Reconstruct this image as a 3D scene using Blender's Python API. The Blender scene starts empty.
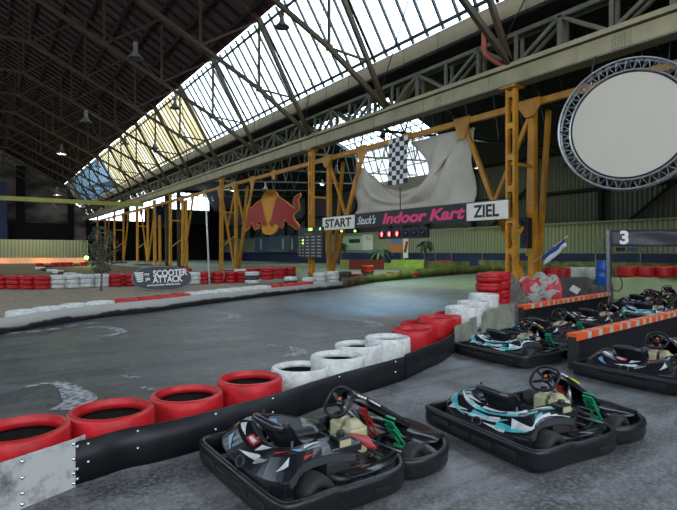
import bpy, bmesh, math, random
from mathutils import Vector, Matrix, Euler, Quaternion, noise
random.seed(7)
S = bpy.context.scene
col = S.collection
pi = math.pi
# ------------------------------------------------------------------ camera
H = 1.65
YAW = math.radians(34.73)
sn, cs = math.sin(YAW), math.cos(YAW)
HY = 251.5
cam_d = bpy.data.cameras.new('camera'); cam = bpy.data.objects.new('camera', cam_d); col.objects.link(cam)
cam_d.sensor_fit = 'HORIZONTAL'; cam_d.sensor_width = 36; cam_d.lens = 36 * 510 / 677
cam_d.shift_y = -(255 - HY) / 677
cam_d.clip_end = 500
cam.location = (0, 0, H); cam.rotation_euler = (pi / 2, 0, -YAW)
S.camera = cam

def rd(r, d, z=0.0): return Vector((sn * d + cs * r, cs * d - sn * r, z))
def P(px, py, d): return rd((px - 338.5) / 510 * d, d, H - (py - HY) * d / 510)
def G(px, py, z=0.0):
    d = (H - z) * 510 / (py - HY); return rd((px - 338.5) / 510 * d, d, z)
def PX(px, py, x):
    r = (px - 338.5) / 510; return P(px, py, x / (sn + cs * r))
def PY(px, py, y):
    r = (px - 338.5) / 510; return P(px, py, y / (cs - sn * r))
def HD(a): return math.atan2(cs * math.sin(a) - sn * math.cos(a), sn * math.sin(a) + cs * math.cos(a))  # heading from view frame to world

# ------------------------------------------------------------------ materials
def mat(name, color, rough=0.6, metal=0.0, noise_amt=0.0, noise_scale=8.0, dark=None, bump=0.0, bump_scale=40.0, spec=0.5, emit=None, estr=0.0, ramp=(0.35, 0.7), coat=0.0, detail=6):
    m = bpy.data.materials.new(name); m.use_nodes = True
    nt = m.node_tree; b = nt.nodes['Principled BSDF']
    b.inputs['Base Color'].default_value = (*color, 1); b.inputs['Roughness'].default_value = rough
    b.inputs['Metallic'].default_value = metal; b.inputs['Specular IOR Level'].default_value = spec
    if coat: b.inputs['Coat Weight'].default_value = coat; b.inputs['Coat Roughness'].default_value = 0.25
    if emit: b.inputs['Emission Color'].default_value = (*emit, 1); b.inputs['Emission Strength'].default_value = estr
    tc = nt.nodes.new('ShaderNodeTexCoord')
    if dark is None: dark = tuple(c * 0.5 for c in color)
    if noise_amt > 0:
        n = nt.nodes.new('ShaderNodeTexNoise'); n.inputs['Scale'].default_value = noise_scale; n.inputs['Detail'].default_value = detail
        n.inputs['Roughness'].default_value = 0.65
        nt.links.new(tc.outputs['Object'], n.inputs['Vector'])
        r = nt.nodes.new('ShaderNodeMapRange'); r.inputs[1].default_value = ramp[0]; r.inputs[2].default_value = ramp[1]
        r.inputs[3].default_value = 0; r.inputs[4].default_value = noise_amt
        nt.links.new(n.outputs['Fac'], r.inputs[0])
        mx = nt.nodes.new('ShaderNodeMix'); mx.data_type = 'RGBA'
        mx.inputs[6].default_value = (*color, 1); mx.inputs[7].default_value = (*dark, 1)
        nt.links.new(r.outputs[0], mx.inputs[0]); nt.links.new(mx.outputs[2], b.inputs['Base Color'])
    if bump > 0:
        n2 = nt.nodes.new('ShaderNodeTexNoise'); n2.inputs['Scale'].default_value = bump_scale; n2.inputs['Detail'].default_value = 4
        nt.links.new(tc.outputs['Object'], n2.inputs['Vector'])
        bp = nt.nodes.new('ShaderNodeBump'); bp.inputs['Strength'].default_value = bump; bp.inputs['Distance'].default_value = 0.02
        nt.links.new(n2.outputs['Fac'], bp.inputs['Height']); nt.links.new(bp.outputs[0], b.inputs['Normal'])
    return m

M = {}
M['black'] = mat('black_plastic', (0.0065, 0.007, 0.009), 0.32, noise_amt=0.7, noise_scale=7, dark=(0.016, 0.017, 0.020), bump=0.2, bump_scale=25, spec=.32)
M['black_gloss'] = mat('gloss_black_plastic', (0.008, 0.009, 0.012), 0.22, noise_amt=0.5, noise_scale=6, dark=(0.018, 0.02, 0.026))
M['rubber'] = mat('rubber', (0.010, 0.010, 0.011), 0.7, noise_amt=0.6, noise_scale=9, dark=(0.02, 0.02, 0.02), bump=0.2)
M['slot'] = mat('slot_black', (0.004, 0.004, 0.004), 0.9)
M['belt'] = mat('conveyor_rubber', (0.006, 0.0065, 0.009), 0.42, noise_amt=0.8, noise_scale=2.5, dark=(0.015, 0.016, 0.019), bump=0.3, bump_scale=6, spec=.25)
M['steel'] = mat('bare_steel', (0.35, 0.36, 0.38), 0.35, 0.9, noise_amt=0.6, noise_scale=12)
M['steel_dark'] = mat('dark_steel', (0.06, 0.06, 0.065), 0.5, 0.6, noise_amt=0.5, noise_scale=10)
M['chrome'] = mat('chrome', (0.6, 0.6, 0.62), 0.15, 1.0)
M['seat'] = mat('seat_vinyl', (0.012, 0.013, 0.018), 0.28, bump=0.1, bump_scale=12)
M['tank'] = mat('cream_tank_plastic', (0.42, 0.39, 0.24), 0.45, noise_amt=0.5, noise_scale=9, dark=(0.28, 0.25, 0.15))
M['pedal_red'] = mat('red_pedal', (0.62, 0.04, 0.03), 0.4)
M['pedal_green'] = mat('green_pedal', (0.01, 0.30, 0.13), 0.4)
M['st_teal'] = mat('teal_sticker', (0.06, 0.42, 0.45), 0.35, noise_amt=0.6, noise_scale=14, dark=(0.02, 0.12, 0.15))
M['st_white'] = mat('white_sticker', (0.62, 0.64, 0.66), 0.35, noise_amt=0.7, noise_scale=16, dark=(0.2, 0.2, 0.22))
M['st_red'] = mat('red_sticker', (0.45, 0.02, 0.03), 0.35, noise_amt=0.6, noise_scale=18, dark=(0.1, 0.01, 0.01))
M['st_blue'] = mat('blue_sticker', (0.14, 0.28, 0.50), 0.35, noise_amt=0.6, noise_scale=18, dark=(0.03, 0.06, 0.12))
M['st_greyst'] = mat('grey_sticker', (0.2, 0.2, 0.21), 0.35)
M['greyplastic'] = mat('grey_moulded_plastic', (0.045, 0.048, 0.056), 0.32)
M['st_yellow'] = mat('yellow_sticker', (0.6, 0.6, 0.05), 0.4)
M['orange'] = mat('orange_paint', (0.75, 0.10, 0.015), 0.5, noise_amt=0.5, noise_scale=7, dark=(0.35, 0.06, 0.02))
M['barwhite'] = mat('barrier_white', (0.48, 0.46, 0.42), 0.5, noise_amt=0.6, noise_scale=7, dark=(0.2, 0.18, 0.15))
M['yellow'] = mat('ochre_steel_paint', (0.60, 0.27, 0.016), 0.5, noise_amt=0.75, noise_scale=1.6, dark=(0.24, 0.09, 0.01), bump=0.1, bump_scale=15)
M['girder'] = mat('greygreen_steel_paint', (0.37, 0.32, 0.18), 0.55, noise_amt=0.6, noise_scale=0.9, dark=(0.16, 0.15, 0.10), bump=0.1, bump_scale=10)
M['girder_dk'] = mat('greygreen_steel_dark', (0.17, 0.165, 0.12), 0.6, noise_amt=0.6, noise_scale=1.5, dark=(0.07, 0.065, 0.05))  # darker tone of the girder paint for flange, lattice and rivets
M['tie'] = mat('yellow_green_tie_paint', (0.36, 0.35, 0.07), 0.5, noise_amt=0.5, noise_scale=1, dark=(0.2, 0.18, 0.06))
M['truss'] = mat('olive_brown_steel', (0.068, 0.049, 0.026), 0.7, noise_amt=0.6, noise_scale=2, dark=(0.028, 0.022, 0.015), spec=.3)
M['fascia'] = mat('olive_gutter_board', (0.25, 0.215, 0.13), 0.6, noise_amt=0.6, noise_scale=0.8, dark=(0.13, 0.11, 0.07))
M['wood'] = mat('roof_boards', (0.105, 0.053, 0.050), 0.9, noise_amt=0.7, noise_scale=1.5, dark=(0.03, 0.017, 0.018), spec=.2)
M['joist'] = mat('roof_joists', (0.022, 0.014, 0.014), 0.9, spec=.2)
M['darkroof'] = mat('dark_roof', (0.010, 0.010, 0.012), 0.9, spec=.2)
M['bar'] = mat('glazing_bar', (0.03, 0.032, 0.03), 0.6)
M['white'] = mat('white_sign', (0.80, 0.77, 0.68), 0.5, noise_amt=0.3, noise_scale=2, dark=(0.45, 0.43, 0.38))
M['screen'] = mat('white_disc_fabric', (0.54, 0.50, 0.42), 0.8, noise_amt=0.25, noise_scale=0.8, dark=(0.48, 0.46, 0.40))
M['signblack'] = mat('black_banner', (0.012, 0.012, 0.014), 0.55)
M['magenta'] = mat('magenta_letters', (0.80, 0.045, 0.17), 0.5)
M['textwhite'] = mat('white_letters', (0.75, 0.75, 0.75), 0.5)
M['ink'] = mat('black_letters', (0.01, 0.01, 0.01), 0.5)
M['cloth'] = mat('off_white_cloth', (0.60, 0.55, 0.45), 0.9, noise_amt=0.5, noise_scale=1.2, dark=(0.36, 0.33, 0.28))
M['tred'] = mat('red_tyre_paint', (0.50, 0.012, 0.018), 0.45, noise_amt=0.8, noise_scale=6, dark=(0.24, 0.008, 0.010), bump=0.35, bump_scale=18, spec=.35)
M['twhite'] = mat('white_tyre_paint', (0.62, 0.63, 0.62), 0.55, noise_amt=0.8, noise_scale=10, dark=(0.30, 0.30, 0.29), bump=0.8, bump_scale=30, ramp=(0.45, 0.75))
M['tin'] = mat('tyre_inside', (0.010, 0.009, 0.009), 0.85, noise_amt=0.6, noise_scale=9, dark=(0.022, 0.015, 0.015), spec=.2)
M['tdark'] = mat('bare_tyre', (0.03, 0.028, 0.028), 0.7, noise_amt=0.7, noise_scale=8, dark=(0.09, 0.08, 0.075))
M['plate'] = mat('scuffed_white_plate', (0.42, 0.43, 0.42), 0.5, noise_amt=0.95, noise_scale=3.0, dark=(0.06, 0.06, 0.065), ramp=(0.5, 0.66), bump=0.1)
M['plategreen'] = mat('dusty_grey_plate', (0.30, 0.32, 0.25), 0.6, noise_amt=0.8, noise_scale=3.5, dark=(0.10, 0.11, 0.08), bump=0.15)
M['kerbbelt'] = mat('dirty_concrete_kerb', (0.20, 0.20, 0.19), 0.7, noise_amt=0.95, noise_scale=1.6, dark=(0.03, 0.03, 0.032), ramp=(0.42, 0.62), bump=0.2, bump_scale=8)
M['limegreen'] = mat('pale_lime_barrier', (0.40, 0.48, 0.12), 0.6, noise_amt=0.6, noise_scale=1.5, dark=(0.14, 0.17, 0.04))
M['palegreen'] = mat('pale_green_barrier', (0.42, 0.50, 0.30), 0.6, noise_amt=0.5, noise_scale=1.5, dark=(0.25, 0.3, 0.16))
M['dark_tone'] = mat('brown_dusty_ground', (0.10, 0.08, 0.055), 0.85, noise_amt=0.7, noise_scale=0.5, dark=(0.04, 0.036, 0.026), spec=.2)
M['olive'] = mat('olive_barrier', (0.16, 0.135, 0.06), 0.7, noise_amt=0.9, noise_scale=1.6, dark=(0.035, 0.035, 0.025), ramp=(0.4, 0.6))
M['blue'] = mat('blue_hoarding', (0.006, 0.014, 0.085), 0.5, noise_amt=0.5, noise_scale=0.6, dark=(0.006, 0.01, 0.04))
M['barrel'] = mat('blue_barrel', (0.01, 0.10, 0.42), 0.35)
M['flagblue'] = mat('flag_blue', (0.02, 0.07, 0.30), 0.7)
M['bullred'] = mat('bull_red', (0.50, 0.035, 0.04), 0.6, noise_amt=0.4, noise_scale=1.2, dark=(0.22, 0.02, 0.025))
M['bullyel'] = mat('bull_yellow', (0.85, 0.36, 0.012), 0.5)
M['trunk'] = mat('bark', (0.16, 0.12, 0.085), 0.9)
M['leaf'] = mat('grey_green_leaf', (0.075, 0.095, 0.065), 0.6, noise_amt=0.8, noise_scale=3, dark=(0.03, 0.04, 0.025))
M['palm'] = mat('palm_leaf', (0.02, 0.05, 0.02), 0.6)
M['lampgrey'] = mat('grey_lamp_metal', (0.14, 0.135, 0.13), 0.45, 0.4)
M['ledred'] = mat('lit_red_lamp', (0.9, 0.02, 0.02), 0.3, emit=(1, 0.03, 0.03), estr=22)
M['leddark'] = mat('unlit_green_lens', (0.01, 0.10, 0.10), 0.2)
M['ledgreen'] = mat('led_digits_green', (0.3, 0.8, 0.1), 0.3, emit=(0.45, 1, 0.15), estr=2.2)
M['leddim'] = mat('printed_digits', (0.35, 0.36, 0.33), 0.5)
M['warm'] = mat('lit_warm_bulb', (1, 0.8, 0.5), 0.3, emit=(1, 0.78, 0.45), estr=14)
M['cool'] = mat('lit_green_white_bulb', (0.9, 1, 0.8), 0.3, emit=(0.75, 1, 0.62), estr=14)
M['pipe_red'] = mat('red_brown_pipe', (0.33, 0.075, 0.04), 0.5)
M['duct'] = mat('rusty_duct', (0.19, 0.10, 0.045), 0.6, noise_amt=0.7, noise_scale=1.5, dark=(0.07, 0.045, 0.03))
M['pole'] = mat('white_pole_paint', (0.6, 0.6, 0.57), 0.5)
M['netgrey'] = mat('grey_brushwood', (0.17, 0.15, 0.14), 0.9, noise_amt=0.9, noise_scale=12, dark=(0.05, 0.045, 0.04), bump=1.0, bump_scale=30)
M['darkbanner'] = mat('dark_navy_banner', (0.035, 0.035, 0.048), 0.5, noise_amt=0.5, noise_scale=2, dark=(0.02, 0.02, 0.03))
M['speaker'] = mat('speaker_black', (0.012, 0.012, 0.014), 0.5)
M['redbox'] = mat('red_barrier_wall', (0.25, 0.02, 0.02), 0.6)
M['marking'] = mat('worn_white_road_paint', (0.36, 0.37, 0.38), 0.7, noise_amt=1.0, noise_scale=13, dark=(0.06, 0.062, 0.068), ramp=(0.42, 0.58))
M['poster'] = mat('pale_green_poster', (0.45, 0.58, 0.48), 0.6, noise_amt=0.5, noise_scale=1.2, dark=(0.25, 0.42, 0.3))
M['posterorange'] = mat('orange_poster', (0.6, 0.2, 0.06), 0.6)
M['glassblue'] = mat('blue_grey_glazing', (0.13, 0.19, 0.27), 0.25, noise_amt=0.4, noise_scale=1)

def nodes_of(m): return m.node_tree, m.node_tree.nodes['Principled BSDF']

def floor_material(name='asphalt', kk=1.0):
    m = bpy.data.materials.new(name); m.use_nodes = True
    nt, b = nodes_of(m); N = nt.nodes.new; L = nt.links.new
    tc = N('ShaderNodeTexCoord')
    def nz(scale, det, stretch=None, rot=0):
        n = N('ShaderNodeTexNoise'); n.inputs['Scale'].default_value = scale; n.inputs['Detail'].default_value = det; n.inputs['Roughness'].default_value = 0.7
        mp = N('ShaderNodeMapping'); mp.inputs['Rotation'].default_value = (0, 0, rot)
        if stretch: mp.inputs['Scale'].default_value = stretch
        L(tc.outputs['Object'], mp.inputs[0]); L(mp.outputs[0], n.inputs['Vector']); return n
    big = nz(0.33, 6); mid = nz(1.25, 8); streak = nz(0.9, 5, (0.25, 2.6, 1), math.radians(-38)); fine = nz(30, 6)
    def rng(n, a, c, lo=0, hi=1):
        r = N('ShaderNodeMapRange'); r.inputs[1].default_value = a; r.inputs[2].default_value = c; r.inputs[3].default_value = lo; r.inputs[4].default_value = hi
        L(n.outputs[0], r.inputs[0]); return r
    def mix(fac, A, B):
        x = N('ShaderNodeMix'); x.data_type = 'RGBA'; L(fac.outputs[0], x.inputs[0])
        for s, v in ((6, A), (7, B)):
            if isinstance(v, tuple): x.inputs[s].default_value = (*[q * kk for q in v], 1)
            else: L(v.outputs[2], x.inputs[s])
        return x
    c1 = mix(rng(big, 0.40, 0.58), (0.040, 0.042, 0.048), (0.115, 0.117, 0.124))
    c2 = mix(rng(mid, 0.47, 0.60, 0, 0.75), c1, (0.20, 0.203, 0.21))
    c3 = mix(rng(streak, 0.46, 0.62, 0, 0.8), c2, (0.026, 0.027, 0.031))
    c35 = mix(rng(nz(6.5, 8), 0.5, 0.68, 0, 0.6), c3, (0.24, 0.245, 0.255))
    c36 = mix(rng(nz(0.75, 4), 0.60, 0.64, 0, 0.75), c35, (0.022, 0.023, 0.027))
    c4 = mix(rng(fine, 0.46, 0.66, 0, 0.7), c36, (0.25, 0.255, 0.265))
    L(c4.outputs[2], b.inputs['Base Color'])
    rr = rng(mid, 0.3, 0.7, 0.34, 0.6); L(rr.outputs[0], b.inputs['Roughness'])
    bp = N('ShaderNodeBump'); bp.inputs['Strength'].default_value = 0.35; bp.inputs['Distance'].default_value = 0.01
    f2 = nz(70, 4); L(f2.outputs[0], bp.inputs['Height']); L(bp.outputs[0], b.inputs['Normal'])
    return m
M['asphalt'] = floor_material()
M['track'] = floor_material('dark_track_asphalt', 0.55)  # the floor asphalt again in a darker tone for the track
M['gravel'] = mat('gravel', (0.30, 0.24, 0.17), 0.9, noise_amt=0.9, noise_scale=9, dark=(0.11, 0.085, 0.06), bump=1.0, bump_scale=25, detail=10)

def corrugated(name, c1, c2, scale, axis, dark_tone=(0.1, 0.1, 0.08)):
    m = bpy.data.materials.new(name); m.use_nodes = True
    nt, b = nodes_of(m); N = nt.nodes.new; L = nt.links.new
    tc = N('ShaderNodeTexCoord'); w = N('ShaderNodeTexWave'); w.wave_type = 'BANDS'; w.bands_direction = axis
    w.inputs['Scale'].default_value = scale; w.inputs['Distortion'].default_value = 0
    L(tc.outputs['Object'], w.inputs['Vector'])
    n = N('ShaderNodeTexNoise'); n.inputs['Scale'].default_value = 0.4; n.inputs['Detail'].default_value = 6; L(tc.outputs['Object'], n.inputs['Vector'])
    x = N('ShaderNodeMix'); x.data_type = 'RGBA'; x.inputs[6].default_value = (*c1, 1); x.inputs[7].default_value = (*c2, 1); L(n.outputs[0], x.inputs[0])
    y = N('ShaderNodeMix'); y.data_type = 'RGBA'; y.inputs[7].default_value = (*dark_tone, 1); L(x.outputs[2], y.inputs[6])
    r = N('ShaderNodeMapRange'); r.inputs[1].default_value = 0.3; r.inputs[2].default_value = 0.0; r.inputs[3].default_value = 0; r.inputs[4].default_value = 0.8; L(w.outputs[1], r.inputs[0])  # colour goes to the darker tone in the troughs of the corrugation
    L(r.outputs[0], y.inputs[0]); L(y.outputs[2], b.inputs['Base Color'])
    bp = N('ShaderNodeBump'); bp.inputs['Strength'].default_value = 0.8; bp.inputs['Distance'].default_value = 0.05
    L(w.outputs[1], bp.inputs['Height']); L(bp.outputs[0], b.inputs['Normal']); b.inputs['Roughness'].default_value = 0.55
    return m
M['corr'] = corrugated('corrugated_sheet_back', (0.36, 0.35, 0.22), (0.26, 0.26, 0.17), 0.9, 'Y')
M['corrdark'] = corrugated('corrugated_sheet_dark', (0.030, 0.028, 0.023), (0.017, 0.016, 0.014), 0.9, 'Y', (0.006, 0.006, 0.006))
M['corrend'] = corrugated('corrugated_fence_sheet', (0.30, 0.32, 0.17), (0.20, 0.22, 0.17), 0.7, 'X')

def panel_wall():
    m = bpy.data.materials.new('grimy_end_wall'); m.use_nodes = True
    nt, b = nodes_of(m); N = nt.nodes.new; L = nt.links.new
    tc = N('ShaderNodeTexCoord'); n = N('ShaderNodeTexNoise'); n.inputs['Scale'].default_value = 0.18; n.inputs['Detail'].default_value = 8
    mp = N('ShaderNodeMapping'); mp.inputs['Scale'].default_value = (1, 1, 2.2); L(tc.outputs['Object'], mp.inputs[0]); L(mp.outputs[0], n.inputs['Vector'])
    x = N('ShaderNodeValToRGB'); e = x.color_ramp.elements; e[0].position = 0.36; e[0].color = (0.02, 0.018, 0.016, 1); e[1].position = 0.6; e[1].color = (0.20, 0.165, 0.145, 1)
    L(n.outputs[0], x.inputs[0]); L(x.outputs[0], b.inputs['Base Color']); b.inputs['Roughness'].default_value = 0.9
    return m
M['endwall'] = panel_wall()

def glass(name, tint, trans=0.6, col2=None, stripe=0):
    m = bpy.data.materials.new(name); m.use_nodes = True; nt = m.node_tree; nt.nodes.clear(); N = nt.nodes.new; L = nt.links.new
    out = N('ShaderNodeOutputMaterial'); t = N('ShaderNodeBsdfTransparent'); t.inputs[0].default_value = (*tint, 1)
    tr = N('ShaderNodeBsdfTranslucent'); tr.inputs[0].default_value = (*(col2 or tint), 1)
    mx = N('ShaderNodeMixShader'); mx.inputs[0].default_value = 1 - trans
    tc = N('ShaderNodeTexCoord')
    if stripe:
        n = N('ShaderNodeTexNoise'); n.inputs['Scale'].default_value = 1.1; mp = N('ShaderNodeMapping'); mp.inputs['Scale'].default_value = (0.15, 1.6, 0.15)
        L(tc.outputs['Object'], mp.inputs[0]); L(mp.outputs[0], n.inputs['Vector'])
        r = N('ShaderNodeValToRGB'); e = r.color_ramp.elements; e[0].position = 0.38; e[0].color = (*[c * 0.55 for c in col2], 1); e[1].position = 0.66; e[1].color = (0.85, 0.86, 0.72, 1)
        k = r.color_ramp.elements.new(0.52); k.color = (*col2, 1)
        L(n.outputs[0], r.inputs[0]); L(r.outputs[0], tr.inputs[0])
    L(t.outputs[0], mx.inputs[1]); L(tr.outputs[0], mx.inputs[2]); L(mx.outputs[0], out.inputs[0])
    return m
M['glass'] = glass('clear_wired_glass', (0.78, 0.90, 0.98), 0.88)
M['glassblue2'] = glass('sky_tinted_glass', (0.16, 0.26, 0.35), 0.85)  # clear panes; the dimmer, bluer sky behind them is put into this tint
M['grp'] = glass('yellowed_fibreglass', (0.5, 0.45, 0.3), 0.06, (0.50, 0.42, 0.22), 1)
M['grpdim'] = glass('dusty_glass', (0.10, 0.11, 0.10), 0.5, (0.12, 0.12, 0.1))

def cloth_net():
    m = bpy.data.materials.new('sheer_netting'); m.use_nodes = True; nt = m.node_tree; nt.nodes.clear(); N = nt.nodes.new; L = nt.links.new
    out = N('ShaderNodeOutputMaterial'); t = N('ShaderNodeBsdfTransparent'); d = N('ShaderNodeBsdfDiffuse'); d.inputs[0].default_value = (0.55, 0.50, 0.40, 1)
    mx = N('ShaderNodeMixShader'); mx.inputs[0].default_value = 0.62; L(t.outputs[0], mx.inputs[1]); L(d.outputs[0], mx.inputs[2]); L(mx.outputs[0], out.inputs[0]); return m
M['net'] = cloth_net()

def patch_mat():
    m = bpy.data.materials.new('red_white_tarpaulin'); m.use_nodes = True; nt, b = nodes_of(m); N = nt.nodes.new; L = nt.links.new
    tc = N('ShaderNodeTexCoord'); v = N('ShaderNodeTexNoise'); v.inputs['Scale'].default_value = 2.6; v.inputs['Detail'].default_value = 1.5; v.inputs['Distortion'].default_value = 1.2; L(tc.outputs['Object'], v.inputs['Vector'])
    x = N('ShaderNodeValToRGB'); x.color_ramp.interpolation = 'CONSTANT'; e = x.color_ramp.elements
    e[0].position = 0; e[0].color = (0.17, 0.17, 0.155, 1); e[1].position = 0.52; e[1].color = (0.42, 0.02, 0.03, 1)
    k = x.color_ramp.elements.new(0.36); k.color = (0.30, 0.30, 0.275, 1)
    L(v.outputs[0], x.inputs[0]); L(x.outputs[0], b.inputs['Base Color']); b.inputs['Roughness'].default_value = 0.5; return m
M['tarp'] = patch_mat()

# ------------------------------------------------------------------ mesh builder
class MB:
    def __init__(s): s.v = []; s.f = []; s.mi = []; s.sm = []
    def add(s, vs, fs, mi=0, smooth=False):
        o = len(s.v); s.v += [tuple(v) for v in vs]
        for f in fs: s.f.append([i + o for i in f]); s.mi.append(mi); s.sm.append(smooth)
        return s
    def box(s, c, size, rz=0, mi=0, rot=None):
        hx, hy, hz = size[0] / 2, size[1] / 2, size[2] / 2
        R = rot.to_matrix() if rot else Matrix.Rotation(rz, 3, 'Z')
        c = Vector(c); vs = [c + R @ Vector((x * hx, y * hy, z * hz)) for z in (-1, 1) for y in (-1, 1) for x in (-1, 1)]
        return s.add(vs, [(0, 2, 3, 1), (4, 5, 7, 6), (0, 1, 5, 4), (2, 6, 7, 3), (0, 4, 6, 2), (1, 3, 7, 5)], mi)
    def beam(s, a, b, w, h, mi=0, up=(0, 0, 1)):
        a = Vector(a); b = Vector(b); d = (b - a); L = d.length
        if L < 1e-6: return s
        d.normalize(); up = Vector(up)
        if abs(d.dot(up)) > 0.99: up = Vector((1, 0, 0))
        x = d.cross(up).normalized(); u = x.cross(d)
        vs = []
        for p in (a, b):
            for i, j in ((-1, -1), (1, -1), (1, 1), (-1, 1)): vs.append(p + x * (i * w / 2) + u * (j * h / 2))
        return s.add(vs, [(0, 1, 2, 3), (7, 6, 5, 4), (0, 4, 5, 1), (1, 5, 6, 2), (2, 6, 7, 3), (3, 7, 4, 0)], mi)
    def tube(s, pts, r, n=8, mi=0, closed=False):
        pts = [Vector(p) for p in pts]; N = len(pts); rs = r if isinstance(r, (list, tuple)) else [r] * N
        o = len(s.v); prev = None
        for i, p in enumerate(pts):
            if closed: t = pts[(i + 1) % N] - pts[i - 1]
            else: t = pts[min(i + 1, N - 1)] - pts[max(i - 1, 0)]
            t.normalize()
            if prev is None:
                ref = Vector((0, 0, 1)) if abs(t.z) < 0.9 else Vector((1, 0, 0)); a = t.cross(ref).normalized()
            else: a = (prev - t * prev.dot(t)).normalized()
            prev = a; b = t.cross(a)
            for k in range(n):
                q = 2 * pi * k / n; s.v.append(tuple(p + (a * math.cos(q) + b * math.sin(q)) * rs[i]))
        for i in range(N if closed else N - 1):
            j = (i + 1) % N
            for k in range(n):
                l = (k + 1) % n; s.f.append([o + i * n + k, o + i * n + l, o + j * n + l, o + j * n + k]); s.mi.append(mi); s.sm.append(True)
        if not closed:
            s.f.append([o + k for k in range(n)][::-1]); s.f.append([o + (N - 1) * n + k for k in range(n)]); s.mi += [mi, mi]; s.sm += [False, False]
        return s
    def lathe(s, prof, c=(0, 0, 0), n=24, mi=0, mfun=None, closed=False, R=None, smooth=True):
        c = Vector(c); o = len(s.v); m = len(prof)
        for k in range(n):
            a = 2 * pi * k / n
            for r, z in prof:
                v = Vector((r * math.cos(a), r * math.sin(a), z))
                if R: v = R @ v
                s.v.append(tuple(c + v))
        for k in range(n):
            l = (k + 1) % n
            for i in range(m if closed else m - 1):
                j = (i + 1) % m
                s.f.append([o + k * m + i, o + l * m + i, o + l * m + j, o + k * m + j]); s.mi.append(mfun(i) if mfun else mi); s.sm.append(smooth)
        return s
    def prism(s, poly, z0, z1, mi=0, T=None):
        n = len(poly); vs = [Vector((x, y, z0)) for x, y in poly] + [Vector((x, y, z1)) for x, y in poly]
        if T: vs = [T @ v for v in vs]
        return s.add(vs, [list(range(n))[::-1], list(range(n, 2 * n))] + [(i, (i + 1) % n, n + (i + 1) % n, n + i) for i in range(n)], mi)
    def grid(s, rows, mi=0, smooth=True, closed_v=False):
        m = len(rows[0]); vs = [p for r in rows for p in r]; fs = []
        for i in range(len(rows) - 1):
            for j in range(m if closed_v else m - 1):
                k = (j + 1) % m; fs.append((i * m + j, i * m + k, (i + 1) * m + k, (i + 1) * m + j))
        return s.add(vs, fs, mi, smooth)
    def wall(s, path, prof, mi=0, closed=False, smooth=True):
        """sweep profile [(offset outward, z)...] (closed) along a plan path"""
        N = len(path); P2 = [Vector((p[0], p[1])) for p in path]; rows = []
        for i in range(N):
            if closed: t = P2[(i + 1) % N] - P2[i - 1]
            else: t = P2[min(i + 1, N - 1)] - P2[max(i - 1, 0)]
            t.normalize(); nrm = Vector((t.y, -t.x)); zz = path[i][2] if len(path[i]) > 2 else 0
            rows.append([(P2[i].x + nrm.x * o_, P2[i].y + nrm.y * o_, z + zz) for o_, z in prof])
        m = len(prof)
        if closed: rows.append(rows[0])
        s.grid(rows, mi, smooth, closed_v=True)
        if not closed:
            o = len(s.v); s.v += rows[0] + rows[-1]
            s.f.append([o + k for k in range(m)]); s.f.append([o + m + k for k in range(m)][::-1]); s.mi += [mi, mi]; s.sm += [False, False]
        return s
    def build(s, name, mats, parent=None, bevel=0, solid=0, subsurf=0, loc=None, rot=None):
        me = bpy.data.meshes.new(name); me.from_pydata(s.v, [], s.f)
        if not isinstance(mats, (list, tuple)): mats = [mats]
        for m in mats: me.materials.append(M[m] if isinstance(m, str) else m)
        me.polygons.foreach_set('material_index', s.mi); me.polygons.foreach_set('use_smooth', s.sm)
        me.validate(); me.update()
        bm = bmesh.new(); bm.from_mesh(me); bmesh.ops.recalc_face_normals(bm, faces=bm.faces); bm.to_mesh(me); bm.free()
        o = bpy.data.objects.new(name, me); col.objects.link(o)
        if parent is not None: o.parent = parent
        if loc is not None: o.location = loc
        if rot is not None: o.rotation_euler = rot
        if solid:
            q = o.modifiers.new('solid', 'SOLIDIFY'); q.thickness = solid; q.offset = 0
        if bevel:
            q = o.modifiers.new('bevel', 'BEVEL'); q.width = bevel; q.segments = 2; q.limit_method = 'ANGLE'; q.angle_limit = 0.7
        if subsurf:
            q = o.modifiers.new('sub', 'SUBSURF'); q.levels = subsurf; q.render_levels = subsurf
        return o
def tag(o, label=None, cat=None, group=None, kind=None):
    if label: o['label'] = label
    if cat: o['category'] = cat
    if group: o['group'] = group
    if kind: o['kind'] = kind
    return o
def empty(name, loc, rz=0):
    o = bpy.data.objects.new(name, None); col.objects.link(o); o.location = loc; o.rotation_euler = (0, 0, rz); o.empty_display_size = 0.2; return o
def copy_tree(o, parent=None):
    c = o.copy(); col.objects.link(c)
    if parent is not None: c.parent = parent
    for ch in list(o.children): copy_tree(ch, c)
    return c
def text(name, body, size, m, loc, rotm, parent, align='CENTER', bold=0.0, shear=0.0, sx=1.0, extrude=0.004):
    cu = bpy.data.curves.new(name, 'FONT'); cu.body = body; cu.size = size; cu.align_x = align; cu.align_y = 'CENTER'
    cu.extrude = extrude; cu.offset = bold; cu.shear = shear; cu.materials.append(M[m])
    tmp = bpy.data.objects.new(name, cu); col.objects.link(tmp); bpy.context.view_layer.update()
    me = bpy.data.meshes.new_from_object(tmp.evaluated_get(bpy.context.evaluated_depsgraph_get())); bpy.data.objects.remove(tmp)
    o = bpy.data.objects.new(name, me); col.objects.link(o); o.parent = parent
    o.matrix_local = Matrix.Translation(loc) @ rotm.to_4x4() @ Matrix.Diagonal((sx, 1, 1, 1))
    return o
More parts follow.
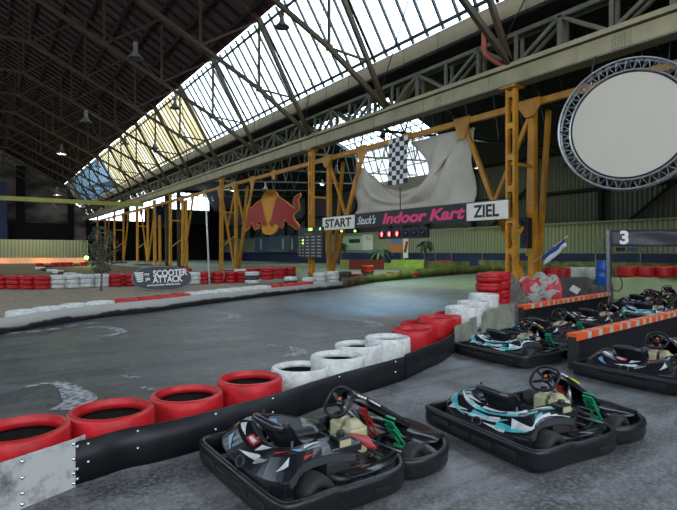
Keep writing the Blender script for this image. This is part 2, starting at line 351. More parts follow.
def smooth_path(pts, n=6, closed=False):
    out = []; N = len(pts); pts = [Vector(p) for p in pts]
    rng_ = range(N if closed else N - 1)
    for i in rng_:
        if closed: p0, p1, p2, p3 = pts[i - 1], pts[i], pts[(i + 1) % N], pts[(i + 2) % N]
        else: p0, p1, p2, p3 = pts[max(i - 1, 0)], pts[i], pts[i + 1], pts[min(i + 2, N - 1)]
        for k in range(n):
            t = k / n
            out.append(0.5 * ((2 * p1) + (p2 - p0) * t + (2 * p0 - 5 * p1 + 4 * p2 - p3) * t * t + (3 * p1 - p0 - 3 * p2 + p3) * t ** 3))
    if not closed: out.append(pts[-1])
    return out
ORD = ['first', 'second', 'third', 'fourth', 'fifth', 'sixth', 'seventh', 'eighth', 'ninth', 'tenth', 'eleventh', 'twelfth', 'thirteenth', 'fourteenth', 'fifteenth', 'sixteenth', 'seventeenth', 'eighteenth', 'nineteenth', 'twentieth']

def livery(name, c1, c2, c3, c4=None, t0=.56):
    m = bpy.data.materials.new(name); m.use_nodes = True; nt, b = nodes_of(m); N = nt.nodes.new; L = nt.links.new
    tc = N('ShaderNodeTexCoord'); mp = N('ShaderNodeMapping'); mp.inputs['Rotation'].default_value = (.5, .35, .75); mp.inputs['Scale'].default_value = (6, 22, 13)
    nz = N('ShaderNodeTexNoise'); nz.inputs['Scale'].default_value = 5; nz.inputs['Detail'].default_value = 1
    ad = N('ShaderNodeMix'); ad.data_type = 'VECTOR'; ad.inputs[0].default_value = .03; L(tc.outputs['Object'], ad.inputs[4]); L(tc.outputs['Object'], nz.inputs['Vector']); L(nz.outputs['Color'], ad.inputs[5])
    L(ad.outputs[1], mp.inputs[0])
    v = N('ShaderNodeTexVoronoi'); v.inputs['Scale'].default_value = 1.0; v.distance = 'CHEBYCHEV'; L(mp.outputs[0], v.inputs['Vector'])
    sp = N('ShaderNodeSeparateColor'); L(v.outputs['Color'], sp.inputs[0])
    r = N('ShaderNodeValToRGB'); r.color_ramp.interpolation = 'CONSTANT'; e = r.color_ramp.elements
    e[0].position = 0; e[0].color = (.012, .013, .016, 1); e[1].position = t0; e[1].color = (*c1, 1)
    for p, c in ((t0 + (1 - t0) * .4, c2), (t0 + (1 - t0) * .65, c3)):
        k = e.new(p); k.color = (*c, 1)
    if c4: k = e.new(.93); k.color = (*c4, 1)
    L(sp.outputs[0], r.inputs[0]); L(r.outputs[0], b.inputs['Base Color']); b.inputs['Roughness'].default_value = .3
    return m
M['liv_teal'] = livery('teal_livery', (.50, .53, .55), (.06, .36, .40), (.30, .36, .38), (.012, .013, .016))
M['liv_red'] = livery('red_livery', (.05, .05, .055), (.45, .46, .48), (.36, .03, .04), (.15, .26, .42), .68)
def kerb_mat():
    m = mat('plate_kerb_black_rubbed', (.42, .42, .40), .6); nt, b = nodes_of(m); N = nt.nodes.new; L = nt.links.new
    tc = N('ShaderNodeTexCoord'); sx = N('ShaderNodeSeparateXYZ'); L(tc.outputs['Object'], sx.inputs[0])
    n = N('ShaderNodeTexNoise'); n.inputs['Scale'].default_value = 1.1; n.inputs['Detail'].default_value = 7; n.inputs['Roughness'].default_value = .7; L(tc.outputs['Object'], n.inputs['Vector'])
    a = N('ShaderNodeMath'); a.operation = 'MULTIPLY_ADD'; a.inputs[1].default_value = 3.2; L(sx.outputs[2], a.inputs[0]); L(n.outputs[0], a.inputs[2])
    r = N('ShaderNodeValToRGB'); e = r.color_ramp.elements; e[0].position = .85; e[0].color = (.022, .022, .025, 1); e[1].position = 1.0; e[1].color = (.36, .36, .34, 1)
    k = e.new(.92); k.color = (.10, .10, .10, 1)
    L(a.outputs[0], r.inputs[0]); L(r.outputs[0], b.inputs['Base Color']); return m
M['kerbplate'] = kerb_mat()
# ================================================================== SETTING
XC = 14.5; BAY = 12.76; Y0 = 10.73; TS = 6.38; YE = 101.0; YN = -14.0
ZG0, ZG1 = 7.19, 7.72
f = MB().box((12, 44, -0.1), (60, 118, 0.2)); tag(f.build('floor', 'asphalt'), kind='structure')
# gravel infield laid on the floor
# ---- nave roof (boards, joists and purlins of one timber ceiling)
def roof_z(x): return 13.43 + 0.55 * (11.5 - x)
RX = -1.0
b = MB()
b.beam((11.5, (YN + YE) / 2, roof_z(11.5) + .12), (RX, (YN + YE) / 2, roof_z(RX) + .12), YE - YN, 0.08, 0)
b.beam((-13.5, (YN + YE) / 2, 13.55), (RX, (YN + YE) / 2, roof_z(RX) + .12), YE - YN, 0.08, 0)
y = YN + .4
while y < YE:
    b.beam((11.4, y, roof_z(11.4)), (RX, y, roof_z(RX)), 0.12, 0.16, 1); y += 1.06
x = 10.9
while x > RX:
    b.beam((x, YN, roof_z(x) - .08), (x, YE, roof_z(x) - .08), 0.14, 0.2, 1); x -= 1.35
tag(b.build('ceiling', ['wood', 'joist']), kind='structure')
# ---- second hall roof, dark, with one glazed strip
b = MB(); ym = (YN + YE) / 2
def slab(x0, z0, x1, z1, ya, yb, mi=0, t=.08): b.beam((x0, (ya + yb) / 2, z0), (x1, (ya + yb) / 2, z1), yb - ya, t, mi)
slab(14.05, 9.2, 16.5, 9.35, YN, YE)
slab(16.4, 9.35, 27.5, 17.2, YN, YE)
for ya, yb in ((YN, 36), (50, YE)):
    slab(27.5, 17.2, 37, 13.4, ya, yb); slab(37, 13.4, 38.6, 9.8, ya, yb)
slab(38.6, 9.8, 40.2, 9.8, YN, YE)
tag(b.build('ceiling', 'darkroof'), kind='structure')
def skylight(n, x0, z0, x1, z1, ya, yb, gl, nb=8, mids=(0.05, 0.93), lite=False):
    w = MB(); w.add([(x0, ya, z0), (x0, yb, z0), (x1, yb, z1), (x1, ya, z1)], [(0, 1, 2, 3)])
    o = tag(w.build('window_%d' % n, gl), kind='structure')
    g = MB(); dx, dz = x1 - x0, z1 - z0; L = math.hypot(dx, dz); nx, nz = -dz / L * -.03, dx / L * -.03
    for k in range(nb + 1):
        yy = ya + (yb - ya) * k / nb
        g.beam((x0, yy, z0), (x1, yy, z1), .07 if not lite else .03, .12)
    for t in mids: g.beam((x0 + dx * t, ya, z0 + dz * t), (x0 + dx * t, yb, z0 + dz * t), .09, .10)
    g.build('glazing_bar', 'bar', o); return o
XB, ZB, XT, ZT = 13.78, 9.78, 11.5, 13.43
ys = [Y0 + TS * k for k in range(-4, 15)]
ys = [q for q in ys if YN < q < YE]
edges = [YN] + ys + [YE]
wn = 1
for ya, yb in zip(edges[:-1], edges[1:]):
    mid = (ya + yb) / 2
    gl = 'glass' if mid < 36.5 else ('grp' if mid < 70 else ('glassblue2' if mid < 95 else 'grpdim'))
    skylight(wn, XB, ZB, XT, ZT, ya, yb, gl, nb=max(2, round((yb - ya) / .8)), lite=mid > 60); wn += 1
# left side of the nave (out of view, lets the daylight in)
w = MB(); w.add([(-15.52, YN, ZB), (-15.52, YE, ZB), (-13.5, YE, ZT), (-13.5, YN, ZT)], [(0, 1, 2, 3)]); tag(w.build('window_%d' % wn, 'glass'), kind='structure'); wn += 1
skylight(wn, 38.6, 9.8, 37, 13.4, 36, 50, 'glass', nb=12, mids=(0, .35, .7, 1)); wn += 1
skylight(wn, 37, 13.4, 27.5, 17.2, 36, 50, 'glass', nb=12, mids=(0, .2, .4, .6, .8, 1)); wn += 1
# walls
tag(MB().box((-16.9, ym, 4.75), (.2, YE - YN, 9.5)).build('wall_left', 'endwall'), kind='structure')
b = MB(); b.prism([(-16.9, 0), (14.9, 0), (14.9, 9.2), (13.5, 9.6), (11.5, 13.5), (RX, 20.5), (-13.5, 13.5), (-15.5, 9.6), (-16.9, 9.4)], 0, .2, T=Matrix.Translation((0, YE + .2, 0)) @ Matrix.Rotation(pi / 2, 4, 'X'))
tag(b.build('wall_end', 'endwall'), kind='structure')
b = MB(); b.box((27.5, YE + .1, 3.65), (25.2, .2, 7.3)); b.prism([(15, 13.4), (40, 13.4), (27.5, 17.4)], 0, .2, T=Matrix.Translation((0, YE + .2, 0)) @ Matrix.Rotation(pi / 2, 4, 'X'))
b.box((39.0, YE + .1, 10.35), (2.4, .2, 6.1))
tag(b.build('wall_end', 'darkroof'), kind='structure')
w = MB(); w.add([(15, YE, 7.3), (25, YE, 7.3), (25, YE, 13.4), (15, YE, 13.4)], [(0, 1, 2, 3)]); w.add([(25, YE, 10), (37.8, YE, 10), (37.8, YE, 13.4), (25, YE, 13.4)], [(0, 1, 2, 3)]); o = tag(w.build('window_%d' % wn, 'glass'), kind='structure'); wn += 1
g = MB(); random.seed(3)
g.box((31.4, YE, 8.65), (12.8, .2, 2.7))
for k in range(20): g.beam((15 + k * 1.2, YE - .05, 7.3), (15 + k * 1.2, YE - .05, 13.4), .14, .12)
for z in (7.3, 9.3, 11.3, 13.4): g.beam((15, YE - .05, z), (37.8, YE - .05, z), .12, .14)
for xx in (21.8, 29.6): g.box((xx, YE - .1, 10.3), (1.0, .2, 6.1))
g.build('glazing_bar', 'bar', o)
tag(MB().box((-1, YN - .1, 2.2), (31.6, .2, 4.4)).build('wall_front', 'endwall'), kind='structure')  # unseen end wall, kept low so daylight enters high above it
tag(MB().box((27.6, YN - .1, 8.8), (25.2, .2, 17.6)).build('wall_front', 'endwall'), kind='structure')  # unseen end wall, closed to full height to keep the second hall dark
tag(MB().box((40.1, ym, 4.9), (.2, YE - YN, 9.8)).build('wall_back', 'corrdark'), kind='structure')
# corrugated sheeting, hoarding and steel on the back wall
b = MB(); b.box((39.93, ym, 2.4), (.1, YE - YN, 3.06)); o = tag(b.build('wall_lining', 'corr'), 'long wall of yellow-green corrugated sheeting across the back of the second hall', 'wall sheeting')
o['kind'] = 'structure'; o.name = 'wall_back_lining'
hb = tag(MB().box((39.6, ym, .75), (.08, YE - YN, 1.5)).build('hoarding', 'blue'), 'long dark blue hoarding along the foot of the corrugated back wall', 'hoarding')
r_ = MB().beam((39.55, YN, 1.52), (39.55, YE, 1.52), .06, .05).build('top_rail', 'plategreen', hb)
for k in range(9):
    pxs = [436, 402, 520, 551, 596, 641, 372, 452, 483][k]
    q = PX(pxs, 256, 39.55); MB().box((q.x - .06, q.y, .85), (.06, .08, 1.3)).build('post', 'plategreen', hb)
for k in range(14):
    yy = 2 + k * TS
    c_ = empty('wall_stanchion', (39.7, yy, 0)); tag(c_, 'dark steel wall stanchion above the corrugated sheeting', 'stanchion', 'dark steel stanchions on the back wall')
    MB().beam((0, 0, 3.95), (0, 0, 9.7), .35, .3).build('column_flange', 'darkroof', c_)
    if k % 2 == 0:
        MB().beam((0, 0, 7.5), (0, 4.2, 4.0), .2, .2).build('brace', 'darkroof', c_)
g = tag(MB().beam((39.75, YN, 6.6), (39.75, YE, 6.6), .2, .25).build('wall_rail', 'darkroof'), 'dark horizontal steel rail halfway up the back wall', 'wall rail')
g = tag(MB().beam((39.6, YN, 3.98), (39.6, YE, 3.98), .14, .12).build('wall_rail', 'plategreen'), 'pale rail on the top edge of the corrugated back wall', 'wall rail')
# posters, glazed cabin on the back wall
def wallrect(name, px0, py0, px1, py1, m, label, cat, x=39.85, t=.08, **k):
    a = PX(px0, (py0 + py1) / 2, x); c = PX(px1, (py0 + py1) / 2, x); z1 = PX((px0 + px1) / 2, py0, x).z; z0 = PX((px0 + px1) / 2, py1, x).z
    mb = MB().box((x, (a.y + c.y) / 2, (z0 + z1) / 2), (t, abs(a.y - c.y), z1 - z0))
    return tag(mb.build(name, m), label, cat, **k)
o = wallrect('poster', 343, 236, 362, 250, 'poster', 'pale green poster with dark lettering on the back wall, leftmost of the posters', 'poster')
q = PX(354, 241, 39.74); o2 = MB().box((39.80, q.y, q.z), (.02, 2.4, .5)).build('lettering', 'ink', o)
o = wallrect('poster', 362.5, 234.5, 373, 250, 'white', 'white poster with green script on the back wall, left of the orange poster', 'poster')
q = PX(368, 240, 39.74); MB().tube([(39.80, q.y + .5, q.z), (39.80, q.y + .2, q.z + .5), (39.80, q.y, q.z), (39.80, q.y - .3, q.z + .3), (39.80, q.y - .6, q.z)], .07, 5).build('lettering', 'palegreen', o)
o = wallrect('poster', 390, 238, 403, 252, 'posterorange', 'orange and grey poster on the back wall under the red signal lights', 'poster')
q = PX(396, 241, 39.74); MB().box((39.80, q.y, q.z + .1), (.02, 2.0, .9)).build('picture', 'st_blue', o)
o = wallrect('feather_flag', 403.5, 238, 408, 258, 'white', 'narrow white and blue upright flag beside the orange poster', 'flag', x=38.6)
q = PX(403.7, 247, 38.6); MB().beam((38.6, q.y, 0), (38.6, q.y, q.z + .8), .05, .05).build('pole', 'pole', o)
q = PX(406, 247, 38.55); MB().box((38.54, q.y, q.z), (.02, .4, 1.3), rot=Euler((.3, 0, 0))).build('print', 'st_red', o)
o = wallrect('glazed_cabin', 258, 236.5, 293, 252, 'glassblue', 'blue-grey glazed cabin against the back wall below the bull sign', 'cabin', x=39.2, t=1.2)
q0 = PX(264, 244, 38.55); q1 = PX(282, 244, 38.55)
for qa, wd in ((PX(261, 244, 38.58), .6), (PX(283, 244, 38.58), .5), (PX(292, 244, 38.58), .4)):
    MB().box((38.56, qa.y, qa.z), (.04, wd, 1.7)).build('mullion', 'st_white', o)
for (pxa, pxb, mm, lb) in ((590, 599, 'olive', 'dark green plate on the corrugated wall under the numbered banner'), (631, 640, 'ink', 'black plate on the corrugated wall under the digit of the banner'), (643, 651, 'barrel', 'small blue plate on the corrugated wall right of the black plate'), (653, 662, 'plategreen', 'pale plate on the corrugated wall right of the blue plate')):
    if pxa == 590: continue
    wallrect('wall_plate', pxa - 15, 247.5, pxb - 15, 251, mm, lb, 'plate')
wallrect('wall_plate', 594, 238, 604, 250, 'plategreen', 'faded pale poster on the corrugated wall left of the grey post', 'poster')

# ---- far end fence
fe = tag(MB().box((-1.5, 88, 1.7), (29.5, .12, 3.4)).build('sheet_fence', 'corrend'), 'pale yellow-green corrugated sheet fence across the far end of the hall', 'fence')
# dark hanging banners in the end
tag(MB().box(PY(-4, 212, 99), (3, .1, 10)).build('wall_banner', 'blue'), 'tall dark blue banner hanging on the end wall at the far left', 'banner')
for pxa, pxb in ((16, 25), (68, 74)):
    a = PY(pxa, 220, 100.6); c = PY(pxb, 220, 100.6)
    MB().box(((a.x + c.x) / 2, 100.7, 8), (c.x - a.x, .5, 16)).build('trim_end', 'darkroof')['kind'] = 'structure'
o = tag(MB().box(PY(40, 232, 100.5), (9, .4, 3)).build('trim_end', 'darkroof'), kind='structure')

# ================================================================== STEELWORK
# trusses
TR = [Y0 + TS * k for k in range(-1, 14)]
def chordz(x):
    if x >= 11.4: return 7.85 + (14.5 - x) / 3.1 * (9.87 - 7.85)
    if x >= 2.2: return 9.87 + (11.4 - x) / 9.2 * (14.4 - 9.87)
    return 14.4
def truss(y, first):
    t = empty('roof_truss', (0, y, 0))
    a = MB().beam((14.5, 0, 7.85), (11.4, 0, 9.87), .15, .20); a.beam((11.4, 0, 9.87), (2.2, 0, 14.4), .13, .18); a.beam((2.2, 0, 14.4), (-4.2, 0, 14.4), .12, .16)
    a.build('bottom_chord', 'truss', t)
    a = MB().beam((14.45, 0, 7.85), (11.36, 0, 13.35), .15, .2); a.beam((11.5, 0, 13.35), (RX, 0, roof_z(RX) - .1), .14, .22)
    a.beam((RX, 0, roof_z(RX) - .1), (-13.5, 0, 13.4), .14, .22)
    a.build('rafter', 'truss', t)
    nodes = [11.4, 8.35, 5.3, 2.25, -1]
    for i, x in enumerate(nodes):
        top = min(roof_z(x) - .15, 30)
        MB().beam((x, 0, chordz(x)), (x, 0, top), .09, .11).build('post', 'truss', t)
        px_ = 13.42 if i == 0 else nodes[i - 1]; pz = 9.75 if i == 0 else roof_z(nodes[i - 1]) - .15
        MB().beam((x, 0, chordz(x)), (px_, 0, pz), .08, .09).build('diagonal', 'truss', t)
        MB().box((x, 0, chordz(x)), (.34, .06, .30)).build('gusset', 'truss', t)
    return t
names_t = ['nearest to the camera, crossing the top of the white sunlit glazing', 'second from the camera, landing above the red-brown pipe', 'third from the camera, landing beside the rusty duct', 'fourth from the camera, landing over the pillar with the timing board', 'fifth from the camera', 'sixth from the camera', 'seventh from the camera, where clear glazing turns yellow', 'eighth from the camera']
for i, y in enumerate(TR):
    t = truss(y, i == 0)
    if i < 8: tag(t, 'olive steel roof truss, ' + names_t[i], 'roof truss', 'steel roof trusses of the hall')
    else: tag(t, 'distant olive steel roof truss in front of the yellow and blue glazing', 'roof truss', 'steel roof trusses of the hall')
# thin wind bracing rods in the glazing
for i in range(0, 6):
    ya = TR[i]
    r = tag(MB().tube([(11.45, ya, 13.2), (14.1, ya + TS, 8.6)], .022, 5).build('bracing_rod', 'bar'), 'thin dark bracing rod stretched diagonally across the roof glazing, %s bay from the camera' % ORD[i], 'bracing rod', 'bracing rods in the roof glazing')
# long tie braces between trusses seen in the dark roof
for i in range(1, 12):
    ya = TR[i]
    for x in (8.35,):
        tag(MB().beam((x, ya, chordz(x)), (x, ya + TS, roof_z(x) - .2), .07, .07).build('longitudinal_brace', 'truss'), 'thin steel brace running lengthwise between two roof trusses', 'brace', 'lengthwise braces between the trusses')
# fascia
fa = MB().box((14.02, ym, 9.57), (.12, YE - YN, .62)); 
fo = tag(fa.build('gutter_fascia', 'fascia'), 'long olive gutter board under the roof glazing', 'fascia')
sm_ = MB()
for k in range(60): sm_.box((13.95, YN + 1 + k * 1.9, 9.57), (.02, .03, .62))
sm_.build('joint_strip', 'girder_dk', fo)
# main girder
gd = tag(empty('plate_girder', (XC, ym, 0)), 'long grey-green riveted plate girder running over the pillars the length of the hall', 'girder')
L = YE - YN
MB().box((0, 0, (ZG0 + ZG1) / 2), (.22, L, ZG1 - ZG0)).build('web_plate', 'girder', gd)
MB().box((-.02, 0, ZG0 - .02), (.52, L, .05)).build('bottom_flange', 'girder_dk', gd)
MB().box((0, 0, ZG1 + .12), (.40, L, .14)).build('top_flange', 'girder', gd)
MB().box((.05, 0, ZG1 + .02), (.2, L, .07)).build('gap_shade', 'slot', gd)  # black strip painting in the shade of the gap under the top flange
s_ = MB()
for k in range(70): s_.box((-.13, -L / 2 + k * 1.6, (ZG0 + ZG1) / 2), (.03, .035, ZG1 - ZG0 - .02))
s_.build('stiffener', 'girder', gd)['kind'] = 'stuff'
s_ = MB()
for pxc in (618, 437, 300):
    q = PX(pxc, 80, XC - .15)
    for i in range(5):
        for j in range(5): s_.lathe([(0, .02), (.016, .012), (.02, 0)], (-.125, q.y - ym + (i - 2) * .085, 7.28 + j * .085), 6, R=Matrix.Rotation(-pi / 2, 3, 'Y'))
s_.build('rivets', 'girder_dk', gd)['kind'] = 'stuff'
# lattice above it, one truss per bay
for k in range(-1, 7):
    yb = Y0 + BAY * k
    if yb > YE - 5: break
    t = empty('lattice_girder', (14.9, yb, 0))
    tag(t, 'olive lattice girder standing on the plate girder, %s' % ('bay nearest to the camera' if k == -1 else 'between the pillars of the %s bay' % ORD[k]), 'lattice girder', 'lattice girders above the plate girder')
    n = 4; st = BAY / n
    for side in (-.17, .17):
        MB().beam((side, 0, 9.0), (side, BAY, 9.0), .1, .14).build('top_chord', 'girder_dk', t)
        MB().beam((side, 0, 8.0), (side, BAY, 8.0), .1, .12).build('bottom_chord', 'girder_dk', t)
        for j in range(n):
            yy = (j + .5) * st
            MB().beam((side, yy, 7.95), (side, yy, 9.0), .14, .10).build('post', 'girder_dk', t)
            MB().beam((side, yy, 8.98), (side, yy - st / 2 + .1, 8.02), .1, .09, up=(1, 0, 0)).build('diagonal', 'girder_dk', t)
            MB().beam((side, yy, 8.98), (side, yy + st / 2 - .1, 8.02), .1, .09, up=(1, 0, 0)).build('diagonal', 'girder_dk', t)
            MB().beam((side, j * st, 7.95), (side, j * st, 9.0), .11, .08).build('post', 'girder_dk', t)
# yellow beam
XB2 = 15.66; ZY = 6.8
yb_ = tag(empty('yellow_beam', (XB2, 0, 0)), 'long ochre steel beam below the plate girder joining the pillar heads', 'beam')
MB().box((0, ym, ZY), (.2, L, .22)).build('flange_beam', 'yellow', yb_)
# pillars
def tri(mb, c, w, h, x, flip=1):
    cy, cz = c; mb.prism([(cy - w, cz + .12), (cy + w, cz + .12), (cy + w * .9, cz - .15), (cy + w * .3, cz - h), (cy - w * .3, cz - h), (cy - w * .9, cz - .15)], -.02, .02, T=Matrix.Translation((x, 0, 0)) @ Matrix(((0, 0, 1, 0), (1, 0, 0, 0), (0, 1, 0, 0), (0, 0, 0, 1))))
def pillar(y, sides, label):
    t = empty('steel_pillar', (XC, y, 0)); tag(t, label, 'pillar', 'ochre steel lattice pillars')
    for dy in (-.14, .14):
        MB().box((0, dy, ZG0 / 2), (.20, .08, ZG0 - .05)).build('front_post', 'yellow', t)
    a = MB()
    for k in range(7): a.box((-.08, 0, .6 + k * 1.05), (.03, .26, .20))
    a.build('batten_plates', 'yellow', t)
    a = MB(); z = .3
    while z < 6.8:
        a.beam((.1, -.15, z), (.1, .15, z + .5), .03, .05); a.beam((.1, .15, z + .5), (.1, -.15, z + 1), .03, .05); z += 1.0
    a.build('lacing', 'yellow', t)
    MB().box((0, 0, ZG0 - .06), (.5, .62, .08)).build('cap_plate', 'yellow', t)
    # back post
    a = MB().box((1.16, 0, 3.4), (.20, .25, 6.8)); a.build('back_post', 'yellow', t)
    a = MB()
    for k in range(40):
        a.box((1.055, -.09, .3 + k * .16), (.03, .03, .03)); a.box((1.055, .09, .3 + k * .16), (.03, .03, .03))
    a.build('rivets', 'yellow', t)['kind'] = 'stuff'
    a = MB(); a.prism([(-.42, 6.92), (.42, 6.92), (.42, 6.66), (.17, 6.30), (-.17, 6.30), (-.42, 6.66)], -.02, .02, T=Matrix.Translation((.98, 0, 0)) @ Matrix(((0, 0, 1, 0), (1, 0, 0, 0), (0, 1, 0, 0), (0, 0, 0, 1))))
    a.build('gusset', 'yellow', t)
    MB().beam((.0, 0, 2.0), (1.16, 0, 2.9), .08, .1).build('tie_bar', 'yellow', t)
    MB().beam((.0, 0, 4.6), (1.16, 0, 4.6), .08, .1).build('tie_bar', 'yellow', t)
    if y < 45: MB().beam((1.4, 0, .1), (2.1, 0, 6.7), .14, .16).build('raking_leg', 'yellow', t)
    if y < 45: MB().beam((1.3, .3, 1.5), (1.5, .35, 6.4), .10, .10).build('raking_leg', 'yellow', t)
    for s in sides:
        g0 = s * 3.1; far = y > 45
        a = MB().beam((1.16, s * .2, .3), (1.16, g0, 6.7), .17, .14, up=(1, 0, 0)); a.build('strut', 'yellow', t)
        if not far: a = MB().beam((1.16, s * .1, 6.4), (1.16, s * 1.62, 3.5), .13, .12, up=(1, 0, 0)); a.build('strut', 'yellow', t)
        a = MB(); tri(a, (g0, 6.85), .42, .75, 1.05); a.build('gusset', 'yellow', t)
    MB().box((.6, 0, .12), (1.9, .9, .24)).build('foot', 'kerbbelt', t)
    return t
pillar(Y0, (1,), 'ochre steel pillar nearest to the camera, right of the ZIEL sign')
pillar(Y0 + BAY, (-1,), 'ochre steel pillar behind the timing board and the START sign')
pillar(Y0 + BAY * 2, (-1, 1), 'ochre steel pillar left of the bull sign')
for k in range(3, 7): pillar(Y0 + BAY * k, (-1, 1) if k == 4 else (-1,), ['ochre steel pillar behind the oval black banner', 'ochre steel pillar just right of the olive tree', 'distant orange-lit steel pillar behind the olive tree', 'farthest steel pillar beside the sheet fence'][k - 3])
for k in range(-1, 6):    # gussets at mid bay
    t = MB(); tri(t, (0, 6.85), .3, .5, 0); tag(t.build('beam_gusset', 'yellow', None, loc=(XB2 - .12, Y0 + BAY * (k + .5), 0)), 'small ochre gusset plate under the yellow beam, %s from the camera' % ORD[k + 1], 'gusset', 'mid bay gussets on the yellow beam')
# cross tie beam
tag(MB().box((-1.1, 58.6, 6.78), (31, .3, .42)).build('cross_beam', 'tie'), 'long yellow-green painted beam crossing the far end of the hall', 'beam')
# second-hall roof steel seen in the dark
for k in range(8):
    yy = 6 + k * TS * 1.35
    t = empty('hall_truss', (0, yy, 0)); tag(t, 'thin grey truss under the dark roof of the second hall', 'roof truss', 'trusses of the second hall')
    MB().beam((16.6, 0, 8.6), (38.4, 0, 9.9), .1, .14).build('bottom_chord', 'steel_dark', t)
    MB().beam((16.8, 0, 9.3), (27.5, 0, 16.9), .12, .16).build('top_chord', 'steel_dark', t)
    MB().beam((27.5, 0, 16.9), (37.0, 0, 13.1), .12, .16).build('top_chord', 'steel_dark', t)
    for j in range(7):
        xa = 18 + j * 3; za = 8.6 + (xa - 16.6) * .06; zb = 9.3 + .71 * (xa + 1.5 - 16.8) if xa + 1.5 < 27.5 else 16.9 - .4 * (xa + 1.5 - 27.5)
        MB().beam((xa, 0, za), (xa + 1.5, 0, zb), .07, .08).build('diagonal', 'steel_dark', t)
        MB().beam((xa + 1.5, 0, zb), (min(xa + 3, 38.3), 0, za + .18), .07, .08).build('diagonal', 'steel_dark', t)
for px_, pa, pb, xx, lb in ((167, 175, 262, 16.5, 'dark grey square post in front of the far windows'), (179, 190, 262, 17.5, 'brown raking post right of the dark grey post'), (186.5, 200, 265, 18, 'short ochre post behind the right end of the oval banner'), (155, 200, 265, 17, 'ochre post left of the dark grey post'), (160, 215, 266, 19, 'pale ochre post close behind the oval banner')):
    a = PX(px_, pb, xx); c = PX(px_, pa, xx)
    tag(MB().beam((xx, a.y, 0), (xx, a.y + .3, c.z), .35, .3).build('side_post', 'yellow' if 'ochre' in lb else 'truss'), lb, 'post')
# pipes
q = [PX(484, 26, 14.0), PX(484, 45, 14.0), PX(485, 53, 14.0), PX(490, 58, 14.1), PX(503, 66, 14.4)]
tag(MB().tube(smooth_path(q, 5), .085, 12).build('drain_pipe', 'pipe_red'), 'bent red-brown drain pipe coming down behind the girder', 'pipe')
q = [PX(399, 105, 14.9), PX(404, 95, 14.9), PX(408, 87, 15.0), PX(415, 84, 15.2), PX(425, 86, 15.5), PX(437, 92, 16.5)]
tag(MB().tube(smooth_path(q, 5), .17, 14).build('air_duct', 'duct'), 'fat rusty elbow duct above the plate girder', 'duct')

# ================================================================== LAMPS
def bell(p, r, lit, label, drop=3.0, hall=''):
    t = empty('bell_lamp', p); tag(t, label, 'lamp')
    MB().lathe([(r * .25, .0 * r + r * 1.55), (r * .30, r * 1.1), (r * .34, r * .75), (r * .6, r * .35), (r, 0), (r * .97, -.02), (r * .55, r * .30), (r * .28, r * .7)], n=20).build('shade', 'lampgrey', t)
    MB().lathe([(0, r * 2.1), (r * .3, r * 2.1), (r * .32, r * 1.5), (r * .0, r * 1.5)], n=16).build('gear_housing', 'lampgrey', t)
    MB().tube([(0, 0, r * 2.1), (0, 0, r * 2.1 + drop)], .012, 5).build('wire', 'slot', t)
    MB().lathe([(0, -.0), (r * .25, .02), (r * .32, r * .2), (r * .2, r * .5), (0, r * .55)], n=12).build('bulb', {0: 'lampgrey', 1: 'warm', 2: 'cool'}[lit], t)
    if lit:
        ld = bpy.data.lights.new('lamp_light', 'POINT'); ld.energy = 260 if lit == 1 else 420; ld.color = (1, .75, .42) if lit == 1 else (.80, 1, .62); ld.shadow_soft_size = .25
        lo = bpy.data.objects.new('lamp_light', ld); col.objects.link(lo); lo.parent = t; lo.location = (0, 0, -.15)
def bp(px, py, y): return PY(px, py, y)
bell(bp(135.5, 58, 21), .30, 0, 'grey bell lamp hanging unlit in the dark roof, nearest of the unlit roof lamps', 4)
bell(bp(86, 122, 30), .30, 0, 'grey bell lamp hanging unlit in the dark roof left of the glazing', 4)
bell(bp(282, 27, 17.5), .30, 0, 'dark bell lamp silhouetted against the brightest glazing', 3)
bell(bp(175, 108, 26), .28, 0, 'dark bell lamp silhouetted where white glazing meets yellow', 3)
bell(bp(155, 148, 36), .28, 0, 'small dark bell lamp against the yellow glazing', 3)
bell(bp(125, 144, 42), .30, 0, 'small dark bell lamp in front of the left part of the yellow glazing', 3)
bell(bp(97, 167, 52), .34, 0, 'small dark bell lamp at the edge of the blue glazing', 3)
bell(bp(61.5, 154, 50), .40, 2, 'lit white bell lamp high in the dark roof', 3)
bell(bp(57, 195, 66), .42, 1, 'lit orange bell lamp just above the yellow-green cross beam', 5)
bell(bp(54, 208, 74), .42, 0, 'pale bell lamp just below the yellow-green cross beam', 6)
for px_, py_, x_, lb in ((387, 134, 24, 'lit lamp of the second hall seen just above the chequered flag'), (384, 158, 30, 'lit lamp of the second hall left of the chequered flag'), (233, 191, 24, 'lit lamp of the second hall right of the far pillar'), (246, 163, 20, 'lit lamp of the second hall under the girder'), (478, 168, 33, 'lit lamp of the second hall left of the near pillar'), (322, 185, 32, 'lit lamp of the second hall behind the START pillar')):
    bell(PX(px_, py_, x_), .3, 2, lb, 3)
a_ = PX(155.5, 205, 17.2); q = PY(163.5, 216, 99.5)
o = tag(MB().box(q, (3.2, .1, 4.6)).build('wall_banner', 'flagblue'), 'blue banner with a red foot hanging below the bright far windows', 'banner')
MB().box(q + Vector((0, -.06, -1.7)), (3.2, .02, 1.0)).build('red_stripe', 'tred', o)
